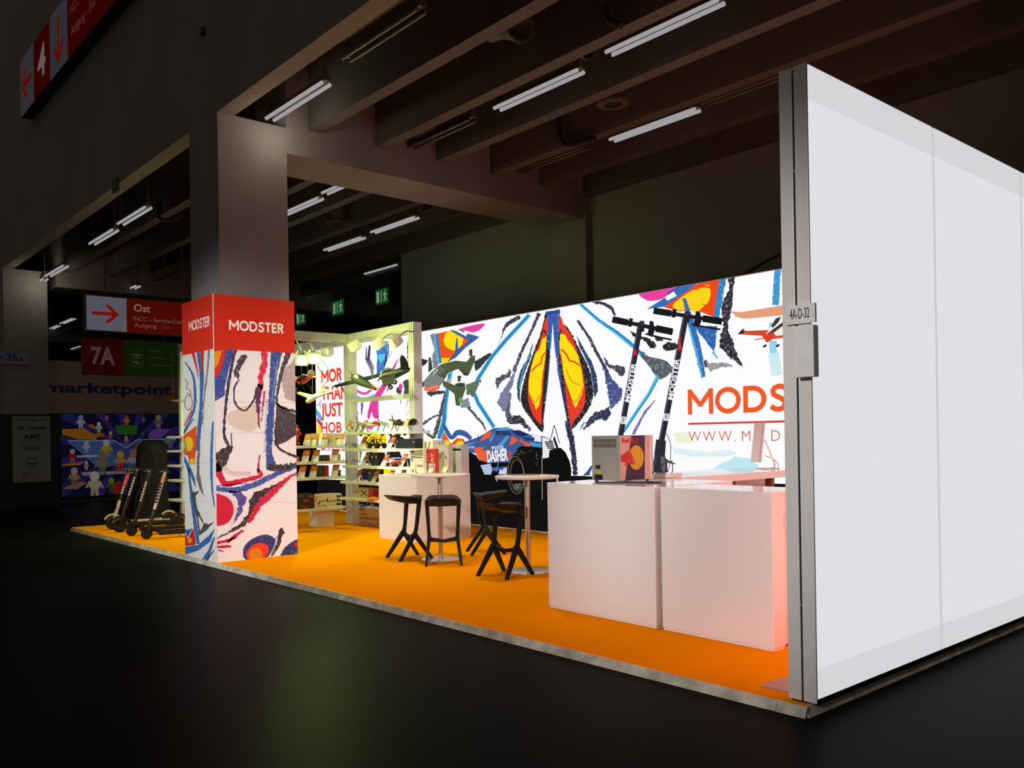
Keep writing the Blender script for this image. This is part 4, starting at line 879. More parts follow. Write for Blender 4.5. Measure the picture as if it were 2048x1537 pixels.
# print aeroplane
P.poly((228, 160, 122), [(968, 330), (1030, 336), (1420, 272), (1420, 345), (1060, 378), (1002, 366)], 8); P.poly((214, 74, 46), [(1010, 476), (1048, 442), (1062, 456), (1200, 450), (1420, 425), (1420, 480), (1222, 492), (1090, 482)], 8); P.poly((60, 40, 44), [(1010, 478), (1046, 440), (1052, 472)], 9)
P.poly((238, 232, 226), [(1192, 480), (1255, 372), (1420, 350), (1420, 470), (1240, 522)], 9); P.poly((58, 52, 60), [(1226, 424), (1255, 378), (1290, 362), (1272, 402), (1236, 436)], 10); P.poly((60, 52, 56), [(1205, 470), (1300, 400), (1340, 395), (1262, 452), (1215, 490)], 10); P.poly((218, 70, 40), [(1168, 492), (1232, 458), (1262, 492), (1200, 532)], 10); P.stroke((210, 60, 40), [(1122, 512), (1202, 500)], 6, 10); P.ell((60, 54, 60), (1186, 552), 15, 8, 9, -.5); P.ell((60, 54, 60), (1268, 550), 14, 8, 9, -.5); P.stroke((214, 74, 46), [(1230, 500), (1400, 480)], 16, 11)
# printed scooters
def scoot(x0, y0, x1, y1, hb, lk, w):
    P.stroke((40, 40, 50), [(x0, y0), (x1, y1)], w, 11, sm=False); P.stroke((74, 74, 92), [(x0 - w * .3, y0), (x1 - w * .3, y1)], w * .2, 12, sm=False)
    (ax, ay), (bx, by) = hb; d = lambda t, o=0: (ax + (bx - ax) * t, ay + (by - ay) * t + o)
    P.stroke((32, 32, 36), [d(0), d(1)], 26, 12, sm=False); P.stroke((26, 26, 28), [d(0), d(.26)], 42, 13, sm=False); P.stroke((26, 26, 28), [d(.72), d(1)], 44, 13, sm=False); P.stroke((26, 26, 28), [d(.27, -4), d(.33, -4)], 54, 13, sm=False)
    P.stroke((34, 34, 38), [d(.49, -30), d(.49, 40)], 30, 13, sm=False); P.ell((58, 58, 64), d(.49, -12), 10, 12, 14); P.poly((28, 28, 32), [d(.60, 10), d(.62, -40), d(.68, -42), d(.70, 20), d(.66, 60), d(.58, 55)], 13); P.stroke((30, 30, 34), [d(.55, 48), d(.75, 52), d(.98, 52)], 12, 13)
    sx = lambda t: (x0 + (x1 - x0) * t, y0 + (y1 - y0) * t)
    P.stroke((216, 36, 40), [sx(lk), sx(lk + .05)], [8, 22], 13)
scoot(392, 402, 262, 1125, ((210, 382), (597, 462)), .24, 36)
scoot(684, 345, 524, 1160, ((474, 326), (912, 396)), .24, 38)
def side_text(x0, y0, x1, y1, cap):
    a, b = P.px((x0, y0)), P.px((x1, y1)); c = P.px((x0 - cap, y0))
    P.text('MODSTER', a[0], a[1], abs(a[0] - c[0]), (244, 244, 246), 14, .03, hypot(b[0] - a[0], b[1] - a[1]), atan2(b[1] - a[1], b[0] - a[0]))
side_text(318, 915, 362, 665, 28); side_text(596, 900, 640, 636, 30)
for x, y in ((280, 1026), (554, 1006)): P.poly((236, 236, 238), [(x - 16, y - 22), (x + 18, y - 20), (x + 14, y + 26), (x - 18, y + 24)], 13); P.stroke((40, 40, 46), [(x - 6, y + 16), (x - 2, y - 14), (x + 8, y - 6), (x, y + 2), (x + 8, y + 16)], 4, 14)
P.poly((44, 44, 50), [(490, 1150), (553, 1158), (548, 1250), (520, 1255), (478, 1250)], 12); P.poly((46, 46, 54), [(482, 1240), (546, 1250), (562, 1300), (566, 1385), (452, 1384), (468, 1310)], 13); P.poly((96, 96, 104), [(520, 1262), (544, 1262), (556, 1330), (540, 1370), (524, 1340)], 14); P.stroke((64, 64, 84), [(490, 1250), (466, 1370)], 14, 14); P.stroke((120, 70, 80), [(556, 1110), (582, 1180), (580, 1290), (566, 1370)], 5, 13); P.stroke((70, 66, 80), [(532, 1270), (560, 1290), (612, 1308)], [24, 20, 4], 12, rg=1.5); P.stroke((216, 60, 60), [(640, 470), (645, 570)], [4, 14], 14)
# big lettering
LO = (238, 92, 42)
a, b, c = P.px((693, 992)), P.px((1330, 962)), P.px((693, 832))
P.logo('MODSTER', a[0], a[1], c[1] - a[1], (P.px((1035, 980))[0] - a[0]) / (1.12 + .06 + 1.08) * (1.12 + 1.08 + .98 + .72 + .74 + .64 + .78 + .36), LO, 10, .19)
a = P.px((695, 1051)); P.uv((214, 72, 54), [(a[0], a[1] - .013), (MX1, a[1] - .013), (MX1, a[1] + .013), (a[0], a[1] + .013)], 10)
a, b, c = P.px((698, 1165)), P.px((1262, 1150)), P.px((698, 1100))
for ch, x in (('W', 698), ('W', 790), ('W', 890), ('.', 990), ('M', 1040), ('O', 1120), ('D', 1228), ('S', 1322), ('T', 1400)):
    p = P.px((x, 1165)); P.text(ch, p[0], a[1], c[1] - a[1], (206, 82, 74), 10, -.012)
P.build('graffiti_print', t, PRINT_LIT, 'backlit graffiti print')

# ------------------------------------------------------------------ clad pillar with red header
BX0, BX1, BY0, BY1, HZ0, HZ1 = -11.375, -10.352, 4.214, 5.29, 2.69, 3.365
t = thing('pillar_cladding', 'square pillar box with graffiti print and red MODSTER header'.replace('MODSTER', 'lettered'), 'pillar box', ((BX0 + BX1) / 2, (BY0 + BY1) / 2, ZP))
M_BOARD = mat('print_board', (.66, .61, .61), .5, var=.02)
M_HEAD = mat('header_red', (.62, .028, .010), .55, var=.03, spec=.2)
wb('graffiti_box', (BX0, BY0, ZP), (BX1, BY1, HZ0), M_BOARD, t)
wb('red_header', (BX0 - .001, BY0 - .001, HZ0), (BX1 + .001, BY1 + .001, HZ1), M_HEAD, t)
wb('corner_trim', (BX1 - .004, BY0 - .004, ZP), (BX1 + .004, BY0 + .004, HZ1), mat('trim_white', (.75, .70, .68), .4), t)
PA = Print(0, BX1, (BY0 + .004, ZP, BY1, HZ1)); PB = Print(1, BY0, (BX0, ZP, BX1 - .004, HZ1))
P = PA; P.rect = (BY0 + .004, ZP, BY1, HZ0); P.T = (340, 560, 2.606)
CB, CK, CR_, CD = (48, 76, 152), (52, 42, 52), (206, 22, 62), (66, 56, 66)
P.uv((232, 228, 232), [(BY0, ZP), (BY1, ZP), (BY1, HZ0), (BY0, HZ0)], 0)
P.poly(CB, [(225, 355), (332, 355), (325, 400), (302, 480), (285, 560), (288, 640), (262, 760), (225, 850)], 1, rg=1, al=.85); P.poly((212, 40, 30), [(225, 355), (292, 355), (280, 430), (252, 500), (225, 510)], 2); P.poly((222, 150, 20), [(225, 375), (270, 368), (252, 440), (225, 470)], 3, rg=1); P.poly((226, 222, 226), [(225, 640), (290, 600), (280, 760), (225, 850)], 2)
P.poly((216, 200, 186), [(300, 700), (440, 650), (462, 720), (432, 790), (330, 770)], 1, True)
P.stroke(CK, [(345, 355), (322, 440), (302, 560), (286, 700), (284, 820), (318, 880)], [16, 14, 16, 12, 16, 14], 3, rg=1.5, al=.8); P.poly(CK, [(238, 905), (300, 862), (330, 872), (318, 900), (290, 960), (262, 1000), (238, 1000)], 4, rg=3, al=.7); P.stroke(CK, [(318, 800), (322, 880)], 5, 4)
P.poly(CD, [(362, 400), (400, 385), (395, 420), (370, 455), (352, 520), (330, 480)], 2, rg=4, al=.5); P.stroke(CK, [(362, 520), (336, 560), (334, 620), (352, 662), (388, 682), (422, 650), (442, 610), (455, 560)], [5, 9, 8, 10, 9, 10, 10, 16], 3, rg=1, al=.9)
P.stroke((214, 30, 78), [(488, 372), (490, 440), (472, 520), (476, 570)], [26, 34, 26, 16], 4, rg=3, al=.7); P.stroke((96, 40, 84), [(470, 545), (458, 620), (460, 700), (465, 775)], [28, 26, 12, 4], 4, rg=2, al=.8); P.stroke((200, 60, 100), [(492, 580), (475, 740)], [14, 4], 3, rg=2, al=.6)
P.poly(CB, [(525, 360), (590, 358), (560, 480), (545, 600), (540, 760), (530, 900), (562, 1000), (500, 990), (500, 800), (515, 600)], 2, rg=2, al=.75); P.stroke((190, 196, 220), [(505, 620), (492, 900)], 10, 1, rg=1); P.stroke((120, 160, 205), [(560, 420), (530, 640)], 5, 3)
P.stroke(CD, [(625, 355), (585, 470), (562, 570), (556, 640), (600, 672), (665, 690)], [30, 20, 14, 12, 14, 16], 3, rg=2, al=.75); P.poly(CD, [(556, 640), (600, 672), (670, 712), (670, 800), (612, 840), (545, 870), (546, 760)], 3, rg=2, al=.85); P.stroke(CK, [(548, 780), (555, 860), (600, 900), (665, 925)], [12, 10, 12, 14], 4, rg=1.5); P.ring(CK, (650, 770), 22, 34, 4, 4)
P.poly((224, 214, 214), [(570, 690), (620, 730), (590, 850), (556, 800)], 2)
P.poly((176, 158, 164), [(575, 480), (665, 400), (665, 640), (600, 620)], 2, rg=3, al=.5)
P.stroke(CR_, [(240, 960), (282, 1062), (360, 1050), (470, 1022), (455, 985)], [30, 34, 24, 20, 12], 4, rg=1.5); P.stroke(CR_, [(466, 915), (458, 1010)], [6, 12], 4, rg=1.5); P.stroke((220, 196, 204), [(262, 920), (300, 1000), (420, 1010)], 22, 3)
P.stroke((58, 84, 160), [(225, 1088), (330, 1096), (430, 1072), (560, 1010), (670, 968)], [24, 26, 30, 24, 20], 3, rg=1.5, al=.7); P.poly(CK, [(500, 960), (560, 968), (665, 950), (640, 985), (560, 1002), (512, 992)], 4, rg=3, al=.7); P.stroke((96, 100, 180), [(240, 1075), (400, 1060)], 5, 4)
P.ell(CR_, (240, 1200), 92, 86, 3, rg=1); P.poly((84, 70, 150), [(300, 1100), (370, 1102), (402, 1140), (372, 1222), (330, 1272), (356, 1180), (340, 1130)], 3, rg=4, al=.6); P.stroke((226, 210, 214), [(240, 1105), (318, 1140), (338, 1210), (318, 1280)], 12, 4)
P.poly((204, 24, 70), [(670, 995), (600, 1062), (480, 1182), (432, 1252), (400, 1272), (412, 1190), (440, 1130), (545, 1070)], 3, rg=3, al=.8); P.poly(CK, [(412, 1150), (442, 1108), (565, 1062), (520, 1100), (470, 1142), (430, 1200), (392, 1282), (330, 1310), (238, 1352), (372, 1268), (410, 1210)], 4, rg=2.5, al=.8)
P.stroke(CR_, [(238, 1370), (300, 1362), (345, 1342)], [12, 16, 10], 3, rg=2); P.stroke(CR_, [(238, 1392), (318, 1390)], [10, 14], 3, rg=2); P.stroke(CR_, [(382, 1308), (330, 1340), (300, 1372)], [14, 16, 8], 3, rg=2, al=.8); P.stroke((180, 60, 90), [(250, 1410), (280, 1415)], 8, 3, rg=1)
P.ell((38, 50, 116), (466, 1400), 95, 62, 3, -.5, 1.5, .85); P.ell((226, 60, 30), (456, 1420), 62, 44, 4, -.5); P.ell((214, 128, 16), (446, 1432), 36, 34, 5, -.5); P.stroke((150, 190, 220), [(555, 1335), (540, 1400), (500, 1460)], 6, 4)
P.stroke(CK, [(590, 1305), (575, 1320), (562, 1390), (528, 1442)], [36, 22, 14, 6], 4, rg=2, al=.8); P.poly((40, 54, 110), [(572, 1440), (600, 1392), (640, 1362), (670, 1350), (670, 1430)], 3, rg=1.5, al=.8); P.poly((206, 30, 40), [(650, 1372), (670, 1365), (670, 1395), (648, 1390)], 4)
for y in (640, 800, 1160): P.stroke((206, 196, 196), [(300, y), (500, y - 4), (660, y + 4)], 3, 1)
P.rect = (BY0, HZ0, BY1, HZ1)
p, q = on(0, BX1, 458, 661), on(0, BX1, 567.5, 662)
P.logo('MODSTER', p.y, p.z + .005, .125, q.y - p.y, (242, 238, 236), 2, .20)
P.build('graffiti_print', t, PRINT)
P = PB; P.rect = (BX0, ZP, BX1 - .004, HZ0); P.T = (320, 680, 3.416)
P.uv((214, 214, 210), [(BX0, ZP), (BX1, ZP), (BX1, HZ0), (BX0, HZ0)], 0)
B3 = (54, 100, 160)
P.stroke((200, 50, 70), [(226, 90), (250, 185), (262, 260)], [22, 12, 4], 2); P.stroke(B3, [(170, 150), (225, 240), (240, 360), (235, 470), (200, 560), (160, 640)], [6, 14, 18, 16, 14, 12], 2, rg=1, al=.8); P.stroke(B3, [(262, 85), (285, 230), (283, 400), (272, 580), (255, 760)], [22, 30, 20, 26, 26], 2, rg=1, al=.8); P.stroke((206, 50, 30), [(290, 70), (285, 215)], [26, 4], 3); P.stroke((120, 120, 124), [(335, 70), (326, 200), (300, 420), (290, 580)], [14, 12, 10, 8], 2, rg=1.5, al=.6); P.stroke((80, 80, 86), [(300, 70), (292, 240)], 5, 2)
P.poly((96, 98, 102), [(262, 742), (276, 720), (270, 850), (268, 900), (300, 1072), (272, 1020), (250, 940), (254, 820)], 3, rg=2, al=.6); P.stroke(B3, [(362, 560), (353, 800), (356, 1000), (372, 1140)], [12, 16, 14, 8], 2, rg=1, al=.8); P.stroke((150, 190, 214), [(345, 620), (342, 960)], 5, 2)
P.ring((50, 50, 52), (196, 430), 26, 50, 4, 3); P.stroke((50, 50, 52), [(172, 270), (190, 300), (180, 330), (205, 345), (210, 380), (185, 360)], 4, 3); P.stroke((190, 60, 80), [(222, 480), (165, 590)], [12, 8], 3); P.stroke(B3, [(228, 540), (165, 640)], 8, 2)
P.poly((216, 84, 30), [(160, 656), (250, 588), (252, 700), (236, 852), (205, 850), (190, 792), (160, 784)], 4); P.ell((224, 186, 30), (198, 712), 32, 50, 5); P.poly((224, 186, 30), [(205, 815), (236, 808), (232, 850), (208, 848)], 5); P.stroke(B3, [(172, 690), (190, 790)], 6, 6)
P.stroke(B3, [(160, 800), (192, 862), (225, 940), (244, 1005)], [16, 24, 20, 6], 3, rg=1); P.stroke(B3, [(196, 880), (210, 1010), (230, 1180), (262, 1395)], [8, 18, 22, 22], 3, rg=1); P.stroke((190, 150, 200), [(185, 860), (200, 960)], 4, 3)
P.poly((70, 70, 72), [(218, 1040), (272, 1035), (242, 1072), (255, 1150), (300, 1250), (335, 1262), (372, 1240), (330, 1290), (268, 1342), (254, 1230), (230, 1120)], 4, rg=2, al=.8); P.poly((214, 212, 210), [(262, 1200), (300, 1262), (275, 1310)], 5, rg=1)
P.poly((196, 30, 34), [(158, 1290), (190, 1362), (232, 1288), (246, 1392), (240, 1402), (158, 1412)], 4); P.ell((224, 150, 30), (205, 1372), 17, 20, 5); P.poly(B3, [(158, 1280), (190, 1350), (225, 1290), (185, 1300)], 3); P.poly(B3, [(158, 1418), (262, 1402), (330, 1342), (376, 1290), (345, 1380), (262, 1440), (158, 1474)], 3, rg=1); P.stroke(B3, [(300, 1510), (340, 1440), (372, 1350)], [30, 22, 10], 3, rg=1); P.stroke(CK, [(318, 1520), (345, 1470), (372, 1440)], [8, 8, 5], 4)
for y in (330, 850, 1110): P.stroke((190, 192, 190), [(170, y), (370, y - 10)], 3, 1)
P.rect = (BX0, HZ0, BX1, HZ1)
p, q = onY(BY0, 378, 665), onY(BY0, 420, 655)
P.logo('MODSTER', p.x, p.z + .01, .125, q.x - p.x, (236, 220, 212), 2, .20)
P.build('graffiti_print', t, PRINT)

# ================================================================== shelf rack (Z-shaped), with lamps
RA, RX0, RX1, RB, RXL, RYL, RZ = 7.79, -13.42, -11.27, -13.42, -16.43, 6.0, 3.39
t = rack = thing('display_rack', 'tall white aluminium display rack frame with shelves and lamps behind the tables', 'display rack', (-13.4, 7.0, ZP))
def post(x, y, w=.16, d=.13):
    wb('post', (x, y, ZP), (x + w, y + d, RZ), M_RACK, t, .004)
    o = MB()
    for xx in (x + w * .30, x + w * .66): o.box((xx - .004, y - .0015, ZP + .05), (xx + .004, y + .002, RZ - .02))
    o.build('groove_line', mat('groove_grey', (.18, .18, .15), .6), t, local=False)['kind'] = 'stuff'
post(RX0, RA, .22); post(RX1 - .15, RA, .15, .16); post(RX0, RYL, .16); post(RXL, RYL, .10); post(RXL + 1.4, RYL, .10)
def beam(a, b, hor):
    wb('beam', a, b, M_RACK, t, .004)
beam((RX0 + .222, RA + .004, RZ - .175), (RX1 - .152, RA + .12, RZ - .002), 1); beam((RX0 + .004, RYL + .132, RZ - .15), (RX0 + .13, RA - .002, RZ - .002), 0); beam((RXL + .102, RYL + .004, RZ - .15), (RX0 - .002, RYL + .12, RZ - .002), 1); beam((-16.3, RA + .004, RZ - .175), (RX0 - .002, RA + .12, RZ - .002), 1)
wb('beam', (RX0 + .2, RA + .03, 2.19), (RX1 - .12, RA + .08, 2.265), M_RACK, t, .004)
wb('foot_block', (-13.46, 7.1, ZP), (-13.18, 7.42, .36), M_RACK, t, .004)
M_SHELF = mat('shelf_white', (.76, .75, .70), .45, .05, var=.03)
AZ = [1.672, 1.397, 1.114, .846, .567]; AX = [-12.98, -13.06, -13.05, -13.13, -13.15]
for z, x in zip(AZ, AX): wb('shelf', (x, 7.52, z - .045), (-11.05, RA + .14, z), M_SHELF, t, .004)
BZ = [1.459, 1.189, .926, .405]
for z in BZ: wb('shelf', (RB + .02, RYL + .18, z - .045), (RB + .30, 7.68, z), M_SHELF, t, .004)
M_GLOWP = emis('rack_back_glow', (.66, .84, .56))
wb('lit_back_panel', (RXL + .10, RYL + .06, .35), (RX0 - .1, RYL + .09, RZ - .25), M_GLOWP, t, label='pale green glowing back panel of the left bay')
for k, z in enumerate((1.66, 1.40, 1.13, .86, .50)): wb('shelf', (RXL + .03, RYL - .24, z - .04), (RX0 - .3, RYL + .05, z), M_SHELF, t, .004)
# floodlights on arms
M_LENS = emis('flood_lens_glow', (1.9, 2.3, 2.0)); M_LENS0 = mat('flood_lens_grille', (.62, .60, .48), .4)
def flood(px, py, plane, aim, lb, lit, s=1.0, w=0, anchor=None):
    c = plane(px, py); d = (Vector(aim) - c).normalized()
    f = thing('floodlight', lb, 'floodlight', c)
    q = d.to_track_quat('-Z', 'Y').to_matrix().to_4x4()
    MB().box((-.11 * s, -.085 * s, -.02), (.11 * s, .085 * s, .10), .012).xf(q).build('housing', M_RACK, f)
    MB().lathe([(.078 * s, -.02), (.074 * s, -.034), (.04 * s, -.040)], n=20).xf(q).build('lens', M_LENS if lit else M_LENS0, f)
    for k in range(4):
        x = (-.075 + .05 * k) * s; MB().box((x - .006, -.075 * s, .10), (x + .006, .075 * s, .125)).xf(q).build('cooling_fin', M_RACK, f)
    top = anchor - c
    for sg in (-1, 1): MB().bar(q @ Vector((sg * .12 * s, 0, .04)), Vector((0, 0, max(.10, top.z * .45))) + (q @ Vector((sg * .05, 0, 0))), .014, .03).build('yoke_arm', M_RACK, f)
    MB().path([Vector((0, 0, max(.10, top.z * .45))), Vector((top.x * .5, top.y * .5, top.z)), top], .016, 8).build('arm', M_RACK, f, smooth=True)
    if lit:
        l = spot('flood_or_fill_spot', c + d * .06, aim, w, (.70, 1.0, .26), 125, .5, .06); return l
bx = lambda v: (lambda px, py: onX(v, px, py)); by = lambda v: (lambda px, py: onY(v, px, py))
flood(603, 722, bx(-13.0), (-8.5, 5.4, .9), 'left glowing floodlight under the rack beam beside the red pillar box', True, 1, 60, Vector((RX0 + .06, onX(-13.0, 603, 722).y, RZ - .16)))
flood(627, 718, bx(-13.0), (-8.0, 5.8, .9), 'brightest glowing floodlight, second from the pillar, under the rack beam', True, 1.1, 80, Vector((RX0 + .06, onX(-13.0, 627, 718).y, RZ - .16)))
flood(655, 709, bx(-13.1), (-13.2, 7.6, 1.0), 'dim floodlight over the MOR lettering near the rack corner', False, .8, 0, Vector((RX0 + .06, 7.7, RZ - .16)))
for px, py, lb in ((712, 697, 'cream floodlight hanging left under the right rack beam'), (760, 693, 'tilted cream floodlight in the middle under the right rack beam'), (794, 688, 'brownish floodlight hanging right under the rack beam next to the end post')):
    c = onY(7.45, px, py)
    flood(px, py, by(7.45), (c.x + (.2 if px > 705 else 0), 8.3, c.z - 1.3), lb, False, .95, 0, Vector((c.x, RA + .02, RZ - .17)))
    spot('flood_or_fill_spot', (c.x, 6.55, 2.95), (c.x - .1, 7.9, 2.35), 40, (.82, 1.0, .30), 135, .6, .25)  # fill beam added in front of the rack, apart from the lamp head
spot('flood_or_fill_spot', (-14.6, 4.9, 3.3), (-15.0, 5.9, .9), 120, (.90, 1.0, .34), 120, .6, .2)  # added unseen fill for the left bay, no lamp head
spot('flood_or_fill_spot', (-12.4, 6.0, 3.3), (-12.9, 7.0, .6), 45, (.84, 1.0, .30), 120, .6, .3)  # added unseen fill for the rack corner, no lamp head

# ------------------------------------------------------------------ price cards
M_CARDO = mat('card_orange', (.80, .24, .03), .5, var=.05); M_CARDW = mat('card_white', (.80, .80, .76), .5)
def make_card(lb):
    c = thing('price_card', lb, 'price card', (0, 0, 0), 0, 'orange and white price cards')
    q = Matrix.Rotation(radians(-32), 4, 'X')
    MB().box((-.045, -.004, 0), (.045, .004, .085)).xf(q).build('white_field', M_CARDW, c)
    MB().box((-.045, -.004, .085), (.045, .004, .175)).xf(q).build('orange_field', M_CARDO, c)
    MB().box((-.035, -.0055, .130), (.02, -.0038, .138)).xf(q).build('text_line', M_CARDW, c)
    MB().bar((0, .07, .13), (0, .11, 0), .03, .004).build('prop', M_CARDW, c)
    return c
ORD = ['first', 'second', 'third', 'fourth', 'fifth']
ROWN = ['top', 'second', 'third', 'fourth']
card0 = None
def card(p, lb, rz=0.0, s=1.3):
    global card0
    if card0 is None: card0 = make_card(lb); card0.location = p; card0.rotation_euler = (0, 0, rz); card0.scale = (s, s, s); return card0
    return copy_thing(card0, p, rz, lb)
T7 = lambda x, y: (680 + x / 5.124, 760 + y / 5.124)
for r, xs in enumerate(((60, 215, 510, 640), (205, 495), (225, 430, 615), (150, 330, 478, 590))):
    for i, x in enumerate(xs):
        px, py = T7(x, 500); p = onY(7.60, px, 900)
        card((p.x, 7.60, AZ[r]), 'price card, %s from the left on the %s shelf of the right bay' % (ORD[i], ROWN[r]))
for r, xs in enumerate(((150, 232, 385, 595), (125, 258, 515), (70, 222, 518))):
    for i, x in enumerate(xs):
        p = onX(RB + .24, 590 + x / 6.683, 900)
        card((RB + .24, p.y, BZ[r]), 'price card, %s from the pillar on the %s shelf of the middle bay' % (ORD[i], ROWN[r]), radians(40))
# ------------------------------------------------------------------ products on the shelves
M_BOXC = mat('box_cream', (.74, .70, .56), .55, var=.03); M_BOXW = mat('box_white', (.76, .76, .74), .5, var=.02); M_BOXK = mat('box_black', (.02, .02, .022), .4)
M_BOXG = mat('box_green', (.03, .055, .035), .5); M_BOXR = mat('box_red', (.45, .035, .025), .5); M_BOXGY = mat('box_grey', (.56, .52, .53), .5)
def carton(name, lb, cat, a, b, m, paint=None, face=1, group=None):
    """printed carton: body, lid flap seam and a printed front"""
    t = thing(name, lb, cat, ((a[0] + b[0]) / 2, (a[1] + b[1]) / 2, min(a[2], b[2])), 0, group)
    wb('body', a, b, m, t, .004)
    z1 = max(a[2], b[2]); wb('lid_flap', (min(a[0], b[0]) + .006, min(a[1], b[1]) + .006, z1), (max(a[0], b[0]) - .006, (a[1] + b[1]) / 2 - .002, z1 + .002), m, t)
    wb('lid_flap', (min(a[0], b[0]) + .006, (a[1] + b[1]) / 2 + .002, z1), (max(a[0], b[0]) - .006, max(a[1], b[1]) - .006, z1 + .002), m, t)
    if paint:
        u0, u1 = (min(a[0], b[0]), max(a[0], b[0])) if face == 1 else (min(a[1], b[1]), max(a[1], b[1]))
        P = Print(face, min(a[1], b[1]) if face == 1 else max(a[0], b[0]), (u0, min(a[2], b[2]), u1, z1), .0004)
        w, h = u1 - u0, z1 - min(a[2], b[2]); f = lambda x, y: (u0 + x * w, min(a[2], b[2]) + y * h)
        paint(P, f, w, h); P.build('printed_front', t, PRINT)
    return t
def fp(P, f, c, pts, l=1): P.uv(c, [f(*p) for p in pts], l)
# red and black toy box + cream plane box on the lowest middle shelf
def art_red(P, f, w, h):
    for k in range(26):
        x, y = random.random(), random.uniform(.05, .75); s = random.uniform(.05, .12)
        fp(P, f, random.choice([(190, 40, 24), (220, 70, 30), (120, 24, 18), (60, 20, 16)]), [(x, y), (x + s, y + s * .6), (x + s * .4, y + s * 1.6), (x - s * .5, y + s)], 1 + k % 3)
    P.text('SPARKLE', f(.05, .84)[0], f(0, .84)[1], h * .09, (150, 120, 70), 4, .02, w * .7); fp(P, f, (220, 60, 40), [(.86, .84), (.92, .78), (.98, .84), (.95, .9), (.92, .86), (.89, .9)], 4)
y0, y1 = onX(RB + .27, 594, 1005).y - .5, onX(RB + .27, 629, 1005).y
carton('toy_box', 'black toy box with red figures on the lowest middle shelf by the pillar', 'toy box', (RB + .05, y0, BZ[3]), (RB + .27, y1, BZ[3] + .25), M_BOXK, art_red, 0)
def art_plane(P, f, w, h):
    fp(P, f, (40, 44, 40), [(.12, .30), (.26, .58), (.30, .52), (.18, .26)]); fp(P, f, (60, 62, 50), [(.30, .46), (.42, .62), (.44, .56), (.34, .40)]); fp(P, f, (50, 50, 48), [(.50, .44), (.62, .84), (.60, .50), (.72, .40)])
    fp(P, f, (200, 60, 40), [(.02, .55), (.12, .92), (.14, .84), (.06, .5)]); fp(P, f, (190, 90, 80), [(.1, .2), (.3, .12), (.28, .22)]); P.text('SLIDER', f(.66, .40)[0], f(0, .40)[1], h * .13, (60, 60, 50), 2, .02, w * .2); fp(P, f, (210, 60, 40), [(.88, .40), (.96, .40), (.96, .54), (.88, .54)], 2)
    for k in range(4): fp(P, f, (110, 108, 90), [(.68 + k * .07, .14), (.72 + k * .07, .14), (.72 + k * .07, .20), (.68 + k * .07, .20)], 2)
    fp(P, f, (50, 50, 46), [(.34, .2), (.56, .05), (.58, .08), (.38, .24)])
y0, y1 = onX(RB + .27, 628, 1005).y, onX(RB + .27, 673, 1005).y
carton('model_plane_box', 'cream model plane box with dark plane pictures on the lowest middle shelf', 'product box', (RB + .04, y0 + .01, BZ[3]), (RB + .27, y1, BZ[3] + .225), M_BOXC, art_plane, 0)
wb('side_print', (RB + .3, 7.6, .41), (RB + .3, 7.6, .41), M_BOXK, None) if False else None
y0 = onX(RB + .2, 674, 1005).y
carton('model_box', 'narrow dark-striped box at the right end of the lowest middle shelf', 'product box', (RB + .04, y1 + .01, BZ[3]), (RB + .22, y1 + .13, BZ[3] + .22), M_BOXW, lambda P, f, w, h: [fp(P, f, c, [(.15, y), (.85, y), (.85, y + .16), (.15, y + .16)]) for y, c in ((.1, (50, 40, 40)), (.4, (130, 50, 40)), (.7, (70, 66, 60)))], 0)
# top middle shelf: red flower-like toys, small white boxes
def ybx(px): return onX(RB + .22, px, 900).y
def small_box(name, lb, px0, px1, r, h, m, art=None, d=.12):
    return carton(name, lb, 'product box', (RB + .05, ybx(px0), BZ[r]), (RB + .05 + d, ybx(px1), BZ[r] + h), m, art, 0)
def art_drone(P, f, w, h):
    fp(P, f, (70, 74, 60), [(.2, .5), (.8, .62), (.8, .56), (.2, .44)]); fp(P, f, (70, 74, 60), [(.25, .62), (.75, .42), (.78, .48), (.28, .68)]); fp(P, f, (150, 150, 120), [(.3, .75), (.7, .75), (.7, .8), (.3, .8)])
def art_remote(P, f, w, h):
    fp(P, f, (60, 62, 56), [(.12, .2), (.30, .2), (.30, .8), (.12, .8)])
    for r in range(4):
        for c in range(2): fp(P, f, (150, 150, 110), [(.5 + c * .2, .25 + r * .15), (.62 + c * .2, .25 + r * .15), (.62 + c * .2, .33 + r * .15), (.5 + c * .2, .33 + r * .15)])
small_box('drone_box', 'small pale box with drone picture on the top middle shelf', 630.5, 641, 0, .20, M_BOXC, art_drone)
small_box('remote_box', 'pale box with grey remote picture on the top middle shelf', 656, 672, 0, .20, M_BOXC, art_remote)
small_box('gadget_box', 'pale box nearest the rack corner on the top middle shelf', 673, 683, 0, .20, M_BOXC, art_drone, .1)
t = thing('toy_bouquet', 'clump of red and orange toy figures on the top middle shelf next to the pillar', 'toys', (RB + .16, ybx(597), BZ[0]))
for k in range(16):
    c = Vector((random.uniform(-.08, .08), random.uniform(-.14, .08), .03 + .055 * (k // 3) + random.uniform(0, .02))); r = random.uniform(.025, .042)
    MB().lathe([(r * .3, -r), (r * .9, -r * .4), (r, .1 * r), (r * .7, r * .7), (r * .2, r)], c, n=8).build('toy', [M_BOXR, M_ORANGE, M_BOXG, M_RED][k % 4], t, smooth=True)
MB().box((-.1, -.16, 0), (.1, .1, .012)).build('tray', M_BOXK, t)
small_box('game_box', 'dark green game box on the second middle shelf', 644, 656, 1, .10, M_BOXG, lambda P, f, w, h: fp(P, f, (170, 180, 160), [(.4, .4), (.5, .6), (.6, .4), (.5, .3)]))
small_box('red_game_box', 'red and black game box on the second middle shelf', 656.5, 663, 1, .10, M_BOXR, lambda P, f, w, h: fp(P, f, (30, 20, 20), [(.1, .1), (.5, .5), (.9, .1)]))
